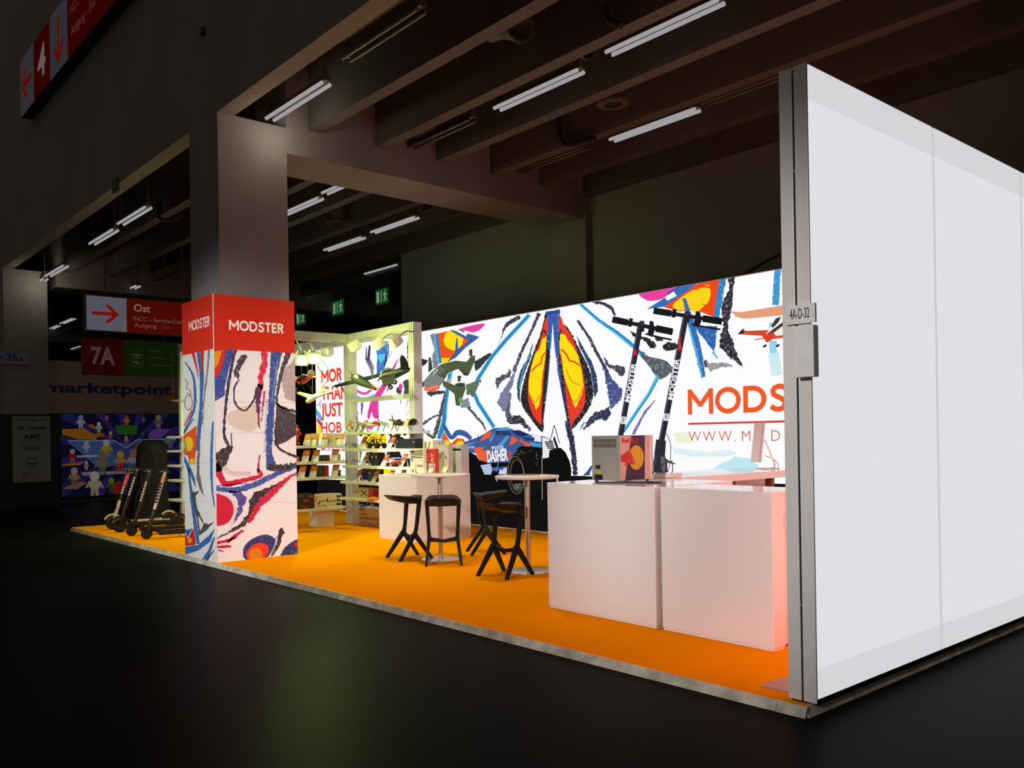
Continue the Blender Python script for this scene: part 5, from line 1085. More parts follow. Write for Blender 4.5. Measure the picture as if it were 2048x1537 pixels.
small_box('icon_box', 'white box with rows of little icons on the second middle shelf', 673, 684, 1, .11, M_BOXW, lambda P, f, w, h: [fp(P, f, (110, 110, 110), [(.15 + .27 * i, .15 + .28 * j), (.27 + .27 * i, .15 + .28 * j), (.27 + .27 * i, .3 + .28 * j), (.15 + .27 * i, .3 + .28 * j)]) for i in range(3) for j in range(3)])
small_box('orange_box', 'small orange box at the pillar end of the second middle shelf', 593, 601, 1, .09, M_ORANGE)
small_box('dark_green_box', 'dark green upright box with diamond emblem on the third middle shelf', 637, 651, 2, .19, M_BOXG, lambda P, f, w, h: [fp(P, f, (140, 160, 130), [(.3, .45), (.5, .6), (.7, .45), (.5, .3)]), fp(P, f, (28, 44, 32), [(.38, .45), (.5, .54), (.62, .45), (.5, .36)], 2), fp(P, f, (120, 140, 110), [(.2, .8), (.8, .8), (.8, .85), (.2, .85)])])
small_box('red_book', 'plain red upright box on the third middle shelf', 651.5, 660, 2, .185, M_BOXR)
small_box('black_gadget_box', 'black box at the corner end of the third middle shelf', 674, 684, 2, .10, M_BOXK, lambda P, f, w, h: fp(P, f, (120, 120, 120), [(.2, .4), (.8, .5), (.8, .6), (.2, .5)]))
# right bay
def xa(px): return onY(7.6, px, 900).x
def small_boxA(name, lb, px0, px1, r, h, m, art=None, y=7.62):
    return carton(name, lb, 'product box', (xa(px0), y, AZ[r]), (xa(px1), y + .12, AZ[r] + h), m, art, 1)
small_boxA('drone_carton', 'white box with brown drone picture on the lowest right shelf', 703, 733, 4, .165, M_BOXC, lambda P, f, w, h: [fp(P, f, (120, 80, 40), [(.5, .25), (.9, .8), (.95, .75), (.55, .2)]), fp(P, f, (60, 44, 30), [(.5, .75), (.9, .25), (.95, .32), (.55, .82)]), fp(P, f, (200, 60, 30), [(.08, .5), (.4, .6), (.38, .68), (.1, .6)])])
small_boxA('red_toy_box', 'bright red box on the lowest right shelf', 733.5, 744, 4, .16, M_RED)
t = thing('orange_disc_toy', 'flat orange disc toy on the lowest right shelf beside the red box', 'toy', (xa(748), 7.63, AZ[4]))
MB().lathe([(.02, .012), (.15, .0), (.16, .015), (.12, .035), (.05, .045), (.01, .046)]).build('disc', M_ORANGE, t, smooth=True)
MB().tube((.05, -.02, .045), (.16, -.05, .075), .012, n=8).build('arm', M_RED, t, smooth=True)
def quad_toy(name, lb, px, r, m, s=1.0):
    t = thing(name, lb, 'toy drone', (xa(px), 7.66, AZ[r]), random.uniform(-.4, .4))
    MB().box((-.07 * s, -.04 * s, .03), (.07 * s, .04 * s, .065), .012).build('body', m, t)
    for a, b in ((1, 1), (1, -1), (-1, 1), (-1, -1)):
        MB().bar((a * .05 * s, b * .03 * s, .05), (a * .15 * s, b * .10 * s, .06), .014, .012).build('arm', m, t)
        MB().lathe([(.008, .05), (.01, .085)], (a * .15 * s, b * .10 * s, 0), n=8).build('motor', M_BLACK, t)
        MB().box((a * .15 * s - .06, b * .10 * s - .006, .088), (a * .15 * s + .06, b * .10 * s + .006, .091)).build('propeller', M_BLACK, t)
    for b in (-1, 1): MB().path([(-.05 * s, b * .05, .03), (-.05 * s, b * .07, .003), (.05 * s, b * .07, .003), (.05 * s, b * .05, .03)], .005, 6).build('landing_skid', m, t)
    return t
quad_toy('toy_quadcopter', 'cream toy drone at the left end of the top right shelf', 706, 0, M_CREAM, 1.1)
quad_toy('toy_quadcopter', 'grey toy drone lying at the left end of the second right shelf', 702, 1, M_GREYPAINT, .8)
quad_toy('toy_quadcopter', 'cream toy drone at the left end of the third right shelf', 694, 2, M_CREAM, .9)
def black_kit(lb, px0, px1, r, h, y=7.70):
    t = carton('tool_case', lb, 'case', (xa(px0), y, AZ[r]), (xa(px1), y + .14, AZ[r] + h), M_BOXK)
    wb('clasp', (xa(px0) + .03, y - .006, AZ[r] + h * .6), (xa(px0) + .06, y, AZ[r] + h * .75), M_CHROME, t); wb('clasp', (xa(px1) - .06, y - .006, AZ[r] + h * .6), (xa(px1) - .03, y, AZ[r] + h * .75), M_CHROME, t)
black_kit('black case behind the cards at the right end of the second right shelf', 781, 820, 1, .15)
black_kit('black case at the middle of the third right shelf', 731, 745, 2, .21)
black_kit('black speckled case at the left of the fourth right shelf', 725, 742, 3, .2)
black_kit('black case at the right end of the third right shelf', 778, 800, 2, .12)
# RC buggy of black frame on second shelf
t = thing('toy_buggy', 'black toy buggy in the middle of the second right shelf', 'toy car', (xa(748), 7.66, AZ[1]))
MB().box((-.13, -.05, .045), (.13, .05, .075), .008).build('chassis', M_BLACK, t)
MB().path([(-.09, -.04, .07), (-.05, -.035, .15), (.04, -.035, .15), (.10, -.04, .07)], .007, 6).path([(-.09, .04, .07), (-.05, .035, .15), (.04, .035, .15), (.10, .04, .07)], .007, 6).build('roll_cage', M_BLACK, t)
MB().box((.08, -.07, .14), (.15, .07, .148)).build('rear_wing', M_RED, t)
for a in (-.1, .1):
    for b in (-.075, .075): MB().lathe([(.015, -.022), (.043, -.02), (.045, 0), (.043, .02), (.015, .022)], (a, b, .045), 'y', 14).build('wheel', M_RUBBER, t, smooth=True)
t = thing('toy_racer', 'red and white toy racing car on the third right shelf', 'toy car', (xa(788), 7.60, AZ[2]))
MB().prism([(-.17, .03), (-.16, .05), (-.04, .06), (-.01, .085), (.05, .08), (.12, .07), (.17, .07), (.17, .03)], lambda a, b: (a, -.035, b), lambda a, b: (a, .035, b)).build('body', M_RED, t)
MB().box((.12, -.06, .09), (.17, .06, .098)).build('rear_wing', M_BOXW, t)
for a in (-.11, .11):
    for b in (-.05, .05): MB().lathe([(.012, -.015), (.03, -.014), (.03, .014), (.012, .015)], (a, b, .03), 'y', 12).build('wheel', M_RUBBER, t, smooth=True)
# large floor box
def art_phx(P, f, w, h):
    P.text('PHOENIX 2400', f(.06, .36)[0], f(0, .36)[1], h * .12, (70, 60, 60), 2, .02, w * .62); fp(P, f, (190, 60, 40), [(.44, .36), (.68, .36), (.68, .50), (.44, .50)], 3)
    P.text('2400', f(.45, .37)[0], f(0, .37)[1], h * .10, (214, 178, 150), 4, .02, w * .22)
    fp(P, f, (170, 70, 50), [(.02, .90), (.16, .98), (.2, .95), (.05, .82)]); fp(P, f, (120, 110, 96), [(.55, .86), (.98, .60), (.98, .63), (.56, .89)]); fp(P, f, (196, 70, 50), [(.06, .60), (.24, .60), (.24, .66), (.06, .66)])
    for k in range(4): fp(P, f, (150, 120, 100), [(.06 + k * .24, .12), (.2 + k * .24, .12), (.2 + k * .24, .16), (.06 + k * .24, .16)])
a = onZ(ZP, 718.5, 1050)
carton('floor_carton', 'large cream carton lettered in red and black standing on the carpet under the rack', 'carton', (a.x, a.y, ZP), (a.x + .98, a.y + .22, ZP + .30), M_BOXC, art_phx, 1)

# ------------------------------------------------------------------ model aeroplanes hung in the rack
def wire(t, p, z1, r=.0018): MB().tube(p, (p[0], p[1], z1), r, n=5).build('wire', M_CHROME, t, local=False)
def aeroplane(name, lb, nose, tail, wl, wr, wroot, m, mt=None, r=.06, chord=.2, prop=True, fin=None, gear=False, hang=3.2, cockpit=True, tailspan=.28):
    nose, tail, wl, wr = map(Vector, (nose, tail, wl, wr)); t = thing(name, lb, 'model aeroplane', (nose + tail) / 2); mt = mt or m
    ax = (tail - nose); L = ax.length; d = ax.normalized(); wv = (wr - wl).normalized(); up = wv.cross(d).normalized()
    if up.z < 0: up = -up
    c = nose + ax * wroot
    pts = [nose + ax * k for k in (0, .05, .15, .32, .55, .8, 1.0)]
    MB().path(pts, [r * .35, r * .75, r, r * 1.05, r * .8, r * .5, r * .25], 12).build('fuselage', m, t, True, False)
    for e, nm in ((wl, 'wing'), (wr, 'wing')):
        v = MB(); rt = c; ch = chord
        vs = [rt - d * ch / 2, rt + d * ch / 2, e + d * ch * .32, e - d * ch * .28]
        v.add([p + up * .014 for p in vs[:2]] + [p + up * .006 for p in vs[2:]] + [p - up * .014 for p in vs[:2]] + [p - up * .006 for p in vs[2:]], [(0, 1, 2, 3), (7, 6, 5, 4), (0, 4, 5, 1), (1, 5, 6, 2), (2, 6, 7, 3), (3, 7, 4, 0)])
        v.build(nm, m, t, local=False)
    for sg in (-1, 1):
        b = tail - d * .10; e = b + wv * (sg * tailspan / 2) + d * .04
        MB().add([b + up * .005, b + d * .10 + up * .005, e + d * .05 + up * .003, e + up * .003, b - up * .005, b + d * .10 - up * .005, e + d * .05 - up * .003, e - up * .003], [(0, 1, 2, 3), (7, 6, 5, 4), (0, 4, 5, 1), (1, 5, 6, 2), (2, 6, 7, 3), (3, 7, 4, 0)]).build('tailplane', mt, t, local=False)
    b = tail - d * .12; h = fin or .14
    MB().add([p + wv * s for s in (-.005, .005) for p in (b - d * .03, b + d * .13, b + d * .155 + up * h * .45, b + d * .14 + up * h * .85, b + d * .10 + up * h, b + d * .055 + up * h * .85)], [(0, 1, 2, 3, 4, 5), (11, 10, 9, 8, 7, 6)] + [(i, (i + 1) % 6, 6 + (i + 1) % 6, 6 + i) for i in range(6)]).build('fin', mt, t, local=False)
    if cockpit:
        k = c + up * r * .8; MB().path([k - d * .09, k - d * .04 + up * .02, k + d * .05 + up * .022, k + d * .12], [.01, .032, .034, .008], 10).build('canopy', M_BLACK if m is not M_OLIVE else M_GREYPAINT, t, True, False)
    if prop:
        MB().path([nose - d * .03, nose + d * .005], [.008, .022], 10).build('spinner', mt, t, True, False)
        for k in range(3):
            a = .5 + 2 * pi * k / 3; e = (up * cos(a) + wv * sin(a)); MB().bar(nose - d * .012, nose - d * .012 + e * .15, .026, .005, .014, .003, up=d).build('propeller_blade', mat('propeller_tan', (.40, .32, .16), .5) if m is M_OLIVE else M_BLACK, t, local=False)
    if gear:
        for sg in (-1, 1):
            q = c + wv * (sg * .12) - up * .15; MB().tube(c + wv * (sg * .05) - up * r * .6, q, .006, n=6).build('gear_leg', M_BLACK, t, local=False)
            vv = MB().torus((0, 0, 0), .028, .014, 'x', 14, 6); mt4 = wv.to_track_quat('X', 'Z').to_matrix().to_4x4(); vv.xf(Matrix.Translation(q) @ mt4).build('wheel', M_RUBBER, t, True, False)
    for p in (c, tail - d * .1): wire(t, p + up * r * .5, hang)
    return t
Y_ = onY
aeroplane('model_warbird', 'dark olive model warbird with cream propeller hanging in the right rack bay', Y_(7.42, 706, 754), Y_(7.05, 752, 779), Y_(7.5, 668, 773.5), Y_(7.5, 768, 748), .30, M_OLIVE, M_ORANGE, .075, .26)
aeroplane('black_model_plane', 'black model plane with wheels and tan cockpit hanging next to the rack end post', Y_(7.3, 762, 756), Y_(7.5, 818, 741), Y_(7.0, 776, 770), Y_(7.6, 806, 735), .28, M_BLACK, M_OLIVE, .085, .30, True, .26, True)
aeroplane('cream_glider', 'cream foam glider hanging in front of the THAN lettering', Y_(6.6, 613, 805), Y_(7.1, 650, 780), Y_(6.75, 596, 786), Y_(6.9, 676, 779), .35, M_CREAM, None, .045, .15, False, .10, False, 3.2, False)
aeroplane('red_model_plane', 'red high wing model plane hanging beside the pillar under the glowing floodlight', Y_(6.35, 598, 765), Y_(6.6, 626, 753), Y_(6.25, 580, 754), Y_(6.5, 622, 750), .2, M_RED, M_CREAM, .05, .13, True, .12, True, 3.2)
aeroplane('white_red_plane', 'white model plane with red tail fin sticking out left of the pillar', Y_(6.07, 396, 803), Y_(6.06, 343, 802), Y_(5.95, 376, 812), Y_(6.25, 376, 798), .3, M_CREAM, M_RED, .05, .16, False, .21, False, 3.3, True, .34)
# small planes on the top right shelf
for px, lb, m, dy in ((727, 'white model plane with red stripes on the top right shelf', M_CREAM, 0), (765, 'white high wing model plane with black wheels in the middle of the top right shelf', M_BOXW, .05), (797, 'black and white model plane at the right end of the top right shelf', M_BLACK, .02)):
    x = xa(px); z = AZ[0] + .125; y = 7.68 + dy
    t = aeroplane('shelf_plane', lb, (x - .16, y - .06, z), (x + .20, y + .08, z - .02), (x - .16, y + .30, z + .05), (x + .12, y - .32, z + .05), .32, m, M_RED if m is M_CREAM else M_BLACK, .035, .12, True, .09, True, z + .06, False, .2)

# ------------------------------------------------------------------ white counters
def counter(name, lb, x0, x1, y0, y1, z1, step=False):
    t = thing(name, lb, 'counter', ((x0 + x1) / 2, (y0 + y1) / 2, ZP))
    ye = y0 + .145 if step else y1
    wb('body', (x0, y0, ZP + .018), (x1, ye, z1 - .012), M_WHITE, t, .003)
    wb('plinth', (x0 + .006, y0 + .006, ZP), (x1 - .006, ye - .006, ZP + .018), M_WHITE, t)
    if step:
        wb('back_cabinet', (x0 + .01, ye, ZP + .012), (x1 - .035, y1, z1 - .012), M_WHITE, t, .003)
        wb('handle_plate', (x1 - .036, ye + .02, 1.03 - .12), (x1 - .006, ye + .22, 1.03 - .035), M_TOPWHITE, t, .003)
    wb('top', (x0, y0, z1 - .012), (x1, y1, z1), M_TOPWHITE, t, .003)
    return t
CT = 1.164
counter('bar_counter', 'white counter block with the small fridge on it', -5.492, -4.30, 5.176, 6.20, CT)
counter('front_counter', 'white counter block nearest the metal end of the light wall', -4.250, -3.290, 5.19, 5.72, CT, True)
# counter by the rack
t = thing('display_counter', 'white cube counter behind the left round table with boxes on it', 'counter', (-10.6, 7.5, ZP))
wb('body', (-11.09, 7.0, ZP + .012), (-10.11, 7.965, 1.012), mat('white_lacquer_dimmed', (.64, .60, .585), .3, var=.015), t, .003); wb('plinth', (-11.08, 7.01, ZP), (-10.12, 7.955, ZP + .012), M_WHITE, t); wb('top', (-11.09, 7.0, 1.012), (-10.11, 7.965, 1.024), M_TOPWHITE, t, .003)  # body: same white as the other counters, darkened against the strong light here
# long bar table running to the back
t = thing('long_bar_table', 'long white bar table with brown wooden legs behind the counters', 'table', (-5.5, 7.4, ZP))
wb('tabletop', (-5.85, 6.25, CT - .055), (-5.06, 8.85, CT - .004), M_TOPWHITE, t, .003); wb('apron', (-5.07, 6.25, CT - .075), (-5.05, 8.85, CT - .006), M_WHITE, t)
for x in (-5.80, -5.18):
    for y in (6.35, 7.35, 8.05, 8.75): wb('leg', (x, y, ZP), (x + .07, y + .07, CT - .055), M_WOODLEG, t, .003)
wb('modesty_panel', (-5.6, 6.5, .45), (-5.55, 8.7, CT - .1), M_WHITE, t)
a = onZ(CT, 1313, 958)
tag(MB().box((-5.62, 6.30, CT - .002), (-5.10, 6.55, CT + .035), .004).build('acrylic_riser', mat('acrylic', (.80, .84, .84), .05), None), 'low clear acrylic block on the near end of the long bar table', 'display riser')

# ------------------------------------------------------------------ mini fridge
fx0, fx1, fy0, fy1, fz0, fz1 = -5.262, -4.930, 5.50, 5.93, CT + .012, 1.562
t = thing('mini_fridge', 'small silver drinks fridge with red bull emblem standing on the white counter'.replace('red bull', 'charging bull'), 'fridge', ((fx0 + fx1) / 2, 5.7, CT))
M_FR = mat('fridge_silver', (.40, .39, .36), .4, .35, var=.03); M_FRS = mat('fridge_side', (.60, .52, .50), .35, .2)
wb('body', (fx0, fy0, fz0), (fx1, fy1 - .055, fz1), M_FR, t, .004); wb('door', (fx0, fy1 - .052, fz0), (fx1, fy1, fz1), M_FRS, t, .006)
wb('door_edge', (fx1 + .0005, fy1 - .042, fz0 + .03), (fx1 + .003, fy1 - .032, fz1 - .04), M_CARDW, t)
for x in (fx0 + .03, fx1 - .03):
    for y in (fy0 + .03, fy1 - .05): MB().lathe([(.012, CT), (.014, fz0)], (x, y, 0), n=10).build('foot', M_BLACK, t, local=False)
vent = wb('vent_panel', (fx0 + .022, fy0 - .002, fz1 - .105), (fx1 - .03, fy0 + .001, fz1 - .025), mat('vent_plate', (.34, .33, .31), .5), t)
for r in range(2):
    for k in range(19):
        x = fx0 + .027 + k * .0142
        o = MB().box((x, fy0 - .0035, fz1 - .101 + r * .039), (x + .007, fy0 - .0015, fz1 - .066 + r * .039)).build('vent_slot', M_BLACK, None)
        o.parent = vent; o.location = -Vector(t.location) * 1.0
wb('switch_plate', (fx0 + .045, fy0 - .002, fz0 + .10), (fx0 + .10, fy0 + .001, fz0 + .132), M_BLACK, t); wb('warning_label', (fx0 + .04, fy0 - .002, fz0 + .055), (fx0 + .115, fy0 + .001, fz0 + .082), mat('label_yellow', (.42, .34, .06), .6), t)
wb('socket_recess', (fx0 + .028, fy0 - .003, fz0 + .006), (fx0 + .125, fy0 + .001, fz0 + .05), M_BLACK, t)
P = Print(0, fx1, (fy0 + .004, fz0 + .004, fy1 - .057, fz1 - .004), .0004); P.T = (1180, 860, 12.807)
P.uv((210, 166, 158), [(fy0, fz0), (fy1, fz0), (fy1, fz1), (fy0, fz1)], 0)
P.poly((52, 24, 58), [(1050, 130), (1400, 110), (1400, 1400), (880, 1400), (950, 900)], 1); P.ell((206, 160, 8), (1180, 710), 190, 315, 3); P.ring((226, 164, 60), (1180, 710), 186, 310, 10, 4)
P.stroke((222, 150, 130), [(1048, 130), (1000, 520), (940, 900), (882, 1400)], 8, 2)
P.poly((196, 12, 36), [(785, 665), (850, 632), (960, 545), (1010, 560), (1070, 640), (1102, 720), (1115, 800), (1150, 870), (1135, 880), (1100, 850), (1110, 880), (1070, 880), (1030, 890), (1010, 850), (990, 800), (965, 850), (970, 900), (905, 940), (870, 885), (900, 870), (930, 850), (880, 830), (800, 832), (785, 760)], 6)
P.stroke((238, 168, 120), [(985, 770), (985, 860)], [16, 6], 7); P.stroke((238, 168, 120), [(1000, 820), (1020, 800)], 14, 7); P.stroke((240, 180, 130), [(1070, 740), (1082, 770)], 14, 7); P.stroke((238, 168, 120), [(985, 630), (992, 660)], 10, 7); P.poly((238, 168, 120), [(900, 895), (930, 870), (945, 900), (915, 915)], 7); P.ell((196, 12, 36), (925, 892), 9, 9, 8); P.stroke((196, 12, 36), [(1100, 810), (1160, 878)], 8, 7)
P.tpx('Red', (815, 332), (1000, 330), (815, 212), (206, 12, 34), 5, .03); P.tpx('Bull', (1042, 334), (1225, 334), (1042, 214), (176, 10, 34), 5, .03)
P.build('emblem_print', t, PRINT)
cz = CT + .006
tag(MB().path([(fx0 + .08, fy0 - .012, fz0 + .03), (fx0 + .09, fy0 - .05, CT + .012), (fx0 + .13, fy0 - .10, cz), (fx0 + .22, fy0 - .12, cz), (fx1 - .02, fy0 - .06, cz), (fx1 + .10, fy0 + .02, cz), (fx1 + .20, fy0 + .16, cz), (fx1 + .34, fy0 + .12, cz), (fx1 + .30, fy0 + .05, cz), (fx1 + .12, fy0 - .02, cz), (fx1 - .02, fy0 - .10, cz), (fx0 + .2, fy0 - .16, cz)], .006, 7).build('power_cord', M_BLACK, smooth=True), 'black power cord lying along the counter in front of the fridge', 'cord')
tag(MB().path([(fx1 + .005, fy1 - .02, CT + .06), (fx1 + .03, fy1 + .12, CT + .15), (fx1 - .05, fy1 + .32, CT + .16), (fx1 - .2, 6.45, CT + .07), (fx1 - .25, 6.5, CT + .04)], .005, 7).build('thin_cable', M_BLACK, smooth=True), 'thin black cable arching from behind the fridge to the bar table', 'cable')

# ------------------------------------------------------------------ computer on the bar table
b0, b1 = onZ(CT, 1508, 939.5), onZ(CT, 1548, 937.5)
t = thing('desktop_computer', 'slim white desktop computer seen edge on at the far end of the bar table', 'computer', (b1.x, b1.y, CT - .004))
PK = mat('computer_shell', (.74, .62, .60), .3, .1)
W_ = lambda px, py: onY(b1.y - .05, px, py)
def slab(a, b, w, th, m, nm):
    """upright slab: a bottom, b top centre, width along -view to the left"""
    wd = Vector((-.42, -.10, 0)).normalized() * 1.0; n = wd.cross((b - a).normalized()).normalized()
    vs = [a - n * th / 2, a + n * th / 2, a + n * th / 2 + wd * w, a - n * th / 2 + wd * w]; u = b - a
    return MB().add(vs + [v + u for v in vs], [(0, 3, 2, 1), (4, 5, 6, 7), (0, 1, 5, 4), (1, 2, 6, 5), (2, 3, 7, 6), (3, 0, 4, 7)]).build(nm, m, t, local=False)
sb, st = W_(1522, 925), W_(1530, 846)
slab(sb, st, .10, .035, PK, 'screen_body'); slab(sb - Vector((.012, .03, .0)), st - Vector((.012, .03, 0)), .09, .008, M_TOPWHITE, 'screen_front')
MB().path([W_(1529, 880), W_(1540, 905), W_(1549, 928), W_(1549, 935), W_(1543, 938), W_(1512, 938.5)], .010, 8).build('stand_foot', PK, t, True, False)
wb('base_plate', (b0.x, b1.y - .16, CT - .004), (b1.x + .03, b1.y + .06, CT + .004), PK, t, .002)
MB().path([W_(1530, 912), W_(1545, 917), W_(1556, 928), W_(1557, 940), W_(1553, 949)], .004, 6).build('cable', M_GREYPAINT, t, True, False)

# ------------------------------------------------------------------ round bar tables and stools
def bar_table(lb, x, y, h):
    t = thing('bar_table', lb, 'table', (x, y, ZP), 0, 'round white bar tables')
    MB().lathe([(.34, h - .035), (.352, h - .028), (.352, h - .004), (.345, h)], n=48).build('tabletop', M_TOPWHITE, t, True)
    MB().lathe([(.06, h - .055), (.10, h - .036)], n=24).build('mount_plate', M_BLACK, t, True)
    MB().lathe([(.030, .012), (.030, h - .05)], n=20).build('pole', M_CHROME, t, True)
    MB().lathe([(.236, 0), (.236, .006), (.20, .012), (.04, .014)], n=48).build('base_plate', M_CHROME, t, True)
bar_table('round white bar table on chrome pole in front of the cube counter, left one', -8.576, 6.284, 1.045)
bar_table('round white bar table on chrome pole in front of the printed truck, right one', -7.103, 6.392, 1.055)
M_STOOL = mat('stool_black', (.010, .010, .010), .5, var=.2, spec=.22)
def make_stool(lb):
    s = thing('bar_stool', lb, 'bar stool', (0, 0, 0), 0, 'black sculpted bar stools')
    top = [(-.11, .155, .775), (.11, .155, .775), (.195, .09, .750), (.200, -.02, .765), (.165, -.20, .785), (.12, -.275, .79), (-.12, -.275, .79), (-.165, -.20, .785), (-.200, -.02, .765), (-.195, .09, .750)]
    cen = (0, -.05, .752)
    bot = [(x * .80, y * .80 - .0, z - .05 - .02 * (abs(x) > .15)) for x, y, z in top]
    n = len(top); vs = top + bot + [cen, (0, 0, .67)]
    fs = [(i, (i + 1) % n, 2 * n) for i in range(n)] + [(n + i, 2 * n + 1, n + (i + 1) % n) for i in range(n)] + [(i, n + i, n + (i + 1) % n, (i + 1) % n) for i in range(n)]
    MB().add(vs, fs).build('seat', M_STOOL, s)
    for sg in (-1, 1):
        nd = Vector((sg * .165, .01, .285)); sh = Vector((sg * .188, .075, .715)); m = Vector((sg * .17, .035, .40))
        MB().bar(sh + Vector((0, .0, .04)), m, .050, .042, .040, .034, up=(0, 1, 0)).bar(m, nd, .040, .034, .048, .040, up=(0, 1, 0)).build('post', M_STOOL, s)
        for fyy in (-1, 1):
            MB().bar(nd + Vector((0, 0, .03)), (sg * .205, .01 + fyy * .215, 0), .046, .05, .030, .034, up=(0, 1, 0)).build('leg', M_STOOL, s)
    MB().bar((-.165, .01, .29), (0, .01, .265), .045, .05, .036, .036).bar((0, .01, .265), (.165, .01, .29), .036, .036, .045, .05).build('foot_rest', M_STOOL, s)
    return s
st0 = make_stool('black bar stool at far left, its seat pointing away from the left bar table')
st0.location = (-8.93, 6.05, ZP); st0.rotation_euler = (0, 0, radians(-10))
for x, y, a, lb in ((-8.27, 6.10, 234, 'black bar stool seen from behind right in front of the left bar table pole'), (-8.60, 7.02, 150, 'black bar stool farthest back, partly hidden, near the dark base of the mural'), (-7.07, 6.02, 8, 'black bar stool in front of the right bar table pole')):
    copy_thing(st0, (x, y, ZP), radians(a), lb)

# ------------------------------------------------------------------ boxes on the cube counter
CZ3 = 1.024
def yb3(px, py, y): return onY(y, px, py)
def cbox(name, lb, px0, px1, pyt, y, d, m, art=None, cat='product box'):
    a, b, c = onY(y, px0, 945), onY(y, px1, 945), onY(y, (px0 + px1) / 2, pyt)
    return carton(name, lb, cat, (a.x, y, CZ3), (b.x, y + d, c.z), m, art, 1)
def art_beige(P, f, w, h):
    fp(P, f, (150, 146, 110), [(.05, .92), (.95, .97), (.95, .72), (.05, .74)]); fp(P, f, (70, 70, 50), [(.05, .90), (.3, .92), (.26, .84), (.08, .86)]); fp(P, f, (80, 76, 56), [(.08, .66), (.92, .64), (.9, .68), (.1, .71)]); fp(P, f, (60, 60, 46), [(.1, .66), (.16, .66), (.2, .52), (.12, .5)])
    for k in range(3): fp(P, f, (190, 70, 60), [(.52 + k * .15, .30), (.62 + k * .15, .30), (.62 + k * .15, .39), (.52 + k * .15, .39)])
    fp(P, f, (30, 30, 26), [(.16, .08), (.25, .08), (.25, .20), (.16, .20)]); P.T = P.T; fp(P, f, (130, 130, 100), [(.36, .12), (.42, .45), (.45, .12), (.60, .08), (.40, .04)])
cbox('beige_gadget_box', 'beige box with gadget pictures at the left edge of the cube counter', 820.5, 848, 898, 7.26, .05, M_BOXC, art_beige)
def art_red2(P, f, w, h):
    for x in (.36, .80):
        a = f(x, .5); P.text('JUST' if x < .5 else 'FLY', a[0], a[1], w * .2, (240, 190, 190), 2, .03, h * .34, pi / 2)
    fp(P, f, (222, 200, 196), [(.10, .02), (.92, .02), (.92, .44), (.10, .44)]); fp(P, f, (170, 164, 166), [(.55, .04), (.86, .04), (.86, .40), (.6, .40)], 2)
cbox('red_gadget_box', 'bright red box with white upright lettering on the cube counter', 849, 872, 898.5, 7.38, .06, M_RED, art_red2)
cbox('pale_tall_box', 'pale box with black diagonal stripe standing behind the red box', 848.5, 866.5, 881, 7.72, .12, M_BOXC, lambda P, f, w, h: [fp(P, f, (50, 50, 46), [(.30, .55), (.62, .95), (.70, .95), (.40, .55)]), fp(P, f, (150, 146, 120), [(.05, .6), (.3, .65), (.3, .95), (.05, .95)])])
cbox('grey_tall_box', 'plain grey pink box behind, right of the pale striped box', 867.5, 882, 881.5, 7.86, .09, M_BOXGY)
cbox('figure_box', 'light grey box with small tree-like pictures on the cube counter', 875, 897.5, 890.5, 7.62, .08, M_BOXGY, lambda P, f, w, h: [fp(P, f, (90, 90, 90), [(.45, .72), (.5, .82), (.55, .72), (.5, .68)]), fp(P, f, (140, 130, 134), [(.2, .55), (.35, .55), (.35, .68), (.2, .68)]), fp(P, f, (110, 104, 108), [(.7, .56), (.78, .68), (.86, .56), (.78, .5)]), fp(P, f, (190, 184, 184), [(0, .92), (1, .92), (1, 1), (0, 1)])])
cbox('large_grey_box', 'large plain grey box with black band at the right of the cube counter', 898, 922.5, 890, 7.80, .15, M_BOXGY, lambda P, f, w, h: [fp(P, f, (16, 15, 16), [(.02, .79), (.98, .79), (.98, .87), (.02, .87)]), fp(P, f, (200, 192, 194), [(0, .90), (1, .90), (1, 1), (0, 1)]), fp(P, f, (160, 150, 156), [(.45, .1), (.52, .4), (.5, .1)])])
p = onY(7.53, 883, 940); card((p.x, 7.55, CZ3), 'red-orange price card standing before the light grey box on the cube counter')
p = onY(7.30, 856, 940); card((p.x, 7.31, CZ3), 'red-orange price card leaning before the bright red box on the cube counter')

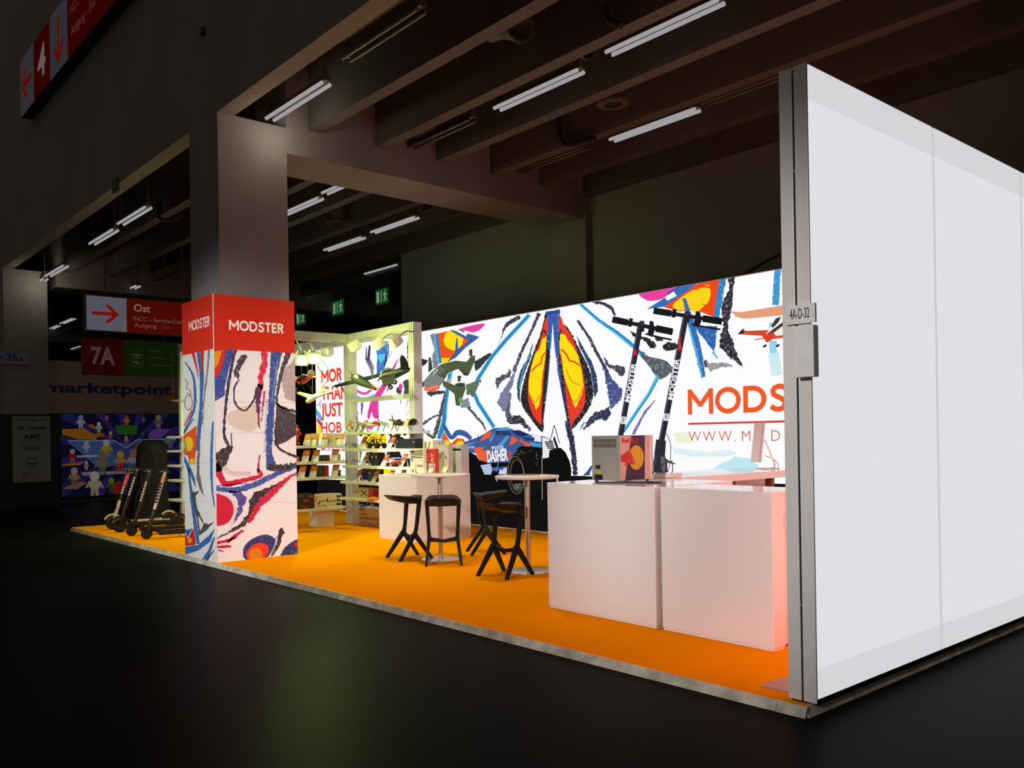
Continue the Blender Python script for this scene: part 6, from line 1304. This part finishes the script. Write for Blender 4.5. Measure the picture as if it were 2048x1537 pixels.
# ------------------------------------------------------------------ electric scooters on the carpet
def scooter(lb, x, y, rz, body, stem, wheel_r, fork=None, fender=None, logo=(230, 228, 226), lean=.235, hgt=1.03, accent=None, acc=(.50, .72)):
    t = thing('electric_scooter', lb, 'scooter', (x, y, ZP), rz, 'electric scooters parked on the carpet')
    fork = fork or stem; R = wheel_r; L = .92
    def wheel(yy):
        MB().torus((0, yy, R), R * .72, R * .28, 'x', 24, 8).build('tyre', M_RUBBER, t, True)
        MB().lathe([(R * .5, -.018), (R * .5, .018)], (0, yy, R), 'x', 18).build('hub', M_BLACK, t, True)
    wheel(0); wheel(L)
    top = Vector((0, .05 + lean, hgt)); low = Vector((0, .045, R * 2 + .03))
    for sx in (-.045, .045): MB().bar((sx, 0, R), (sx * .7, .04, R * 2 + .04), .022, .04).build('fork_leg', fork, t)
    mid = low + (top - low) * .30
    MB().tube(low, mid, .030, .028, 12).build('lower_stem', fork, t, True); MB().tube(mid, top, .027, .023, 12).build('stem', stem, t, True)
    d = (top - low).normalized()
    if accent: MB().tube(low + d * acc[0], low + d * acc[1], .031, n=12).build('reflector_band', accent, t, True)
    MB().tube((-.20, top.y, top.z), (.20, top.y, top.z), .013, n=10).build('handlebar', M_BLACK, t, True)
    for sx in (-1, 1):
        MB().tube((sx * .12, top.y, top.z), (sx * .215, top.y, top.z), .019, n=10).build('grip', M_RUBBER, t, True)
        MB().path([(sx * .10, top.y - .01, top.z), (sx * .13, top.y - .05, top.z - .015), (sx * .18, top.y - .055, top.z - .02)], .007, 6).build('brake_lever', M_CHROME, t, True)
    MB().box((-.03, top.y - .03, top.z - .02), (.03, top.y + .02, top.z + .03), .008).build('display', M_BLACK, t)
    MB().path([(.02, top.y - .03, top.z), (.05, top.y - .09, top.z - .12), (.03, low.y + .02, .6), (.02, low.y, .3)], .005, 6).build('brake_cable', M_BLACK, t, True)
    MB().bar((0, .06, R * 2 - .01), (0, .20, R + .02), .07, .06).build('neck', body, t)
    MB().box((-.075, .17, R - .035), (.075, .80, R + .035), .015).build('deck', body, t); MB().box((-.065, .22, R + .035), (.065, .76, R + .039)).build('grip_mat', M_RUBBER, t)
    for sx in (-.05, .05): MB().bar((sx, .78, R), (sx, L, R), .02, .03).build('rear_fork', body, t)
    for yy, a0, a1 in ((0, .25 * pi, .85 * pi), (L, .1 * pi, .8 * pi)):
        MB().torus((0, yy, R), R * 1.22, .018, 'x', 14, 6, a0, a1).build('fender', fender or body, t, True)
    MB().tube((.06, .45, R - .02), (.10, .48, 0), .008, n=6).build('kickstand', M_BLACK, t, True)
    mt = mat('scooter_lettering', (.75, .74, .73), .5) if sum(logo) > 300 else M_BLACK
    # lettering along the stem, one small plate per letter
    ltr = MB()
    for k in range(7):
        a = low + d * (.36 + .047 * k); ltr.bar(a + Vector((.024, -.012, 0)), a + d * .034 + Vector((.024, -.012, 0)), .006, .028)
    o = ltr.build('lettering', mt, t); o['kind'] = 'stuff'
    return t
M_SCW = mat('scooter_cream', (.62, .52, .44), .4); M_SCP = mat('scooter_pinkgrey', (.52, .42, .42), .35, .2); M_SCB = mat('scooter_black', (.012, .011, .013), .3, .2); M_REFL = mat('reflector_red', (.70, .02, .02), .25)
scooter('black electric scooter with cream fork and glowing red stem band, leftmost of the row', -15.62, 4.56, radians(-4), M_SCW, M_SCB, .115, M_SCW, M_SCW, accent=M_REFL)
scooter('black electric scooter with large wheels, second from the left of the row', -15.05, 4.50, radians(-5), M_SCB, M_SCB, .115)
scooter('slim black electric scooter with white stem lettering, third in the row', -14.32, 4.46, radians(-8), M_SCB, M_SCB, .085)
scooter('electric scooter with pinkish grey stem, next to the graffiti pillar', -13.68, 4.48, radians(-8), M_SCB, M_SCP, .085, M_SCB, None, (40, 40, 60), accent=M_ORANGE, acc=(.70, .78))
t = thing('dark_coat_stand', 'black covered display stand behind the scooters, left of the rack', 'display stand', (-17.6, 5.9, ZF))
MB().path([(0, 0, 0), (0, 0, .6), (.02, 0, 1.25), (.04, 0, 1.45), (.05, 0, 1.56)], [.36, .33, .31, .29, .18], 7).build('cover', M_DARK, t, True)
MB().lathe([(.33, 0), (.33, .03)]).build('base', M_DARK, t, True)
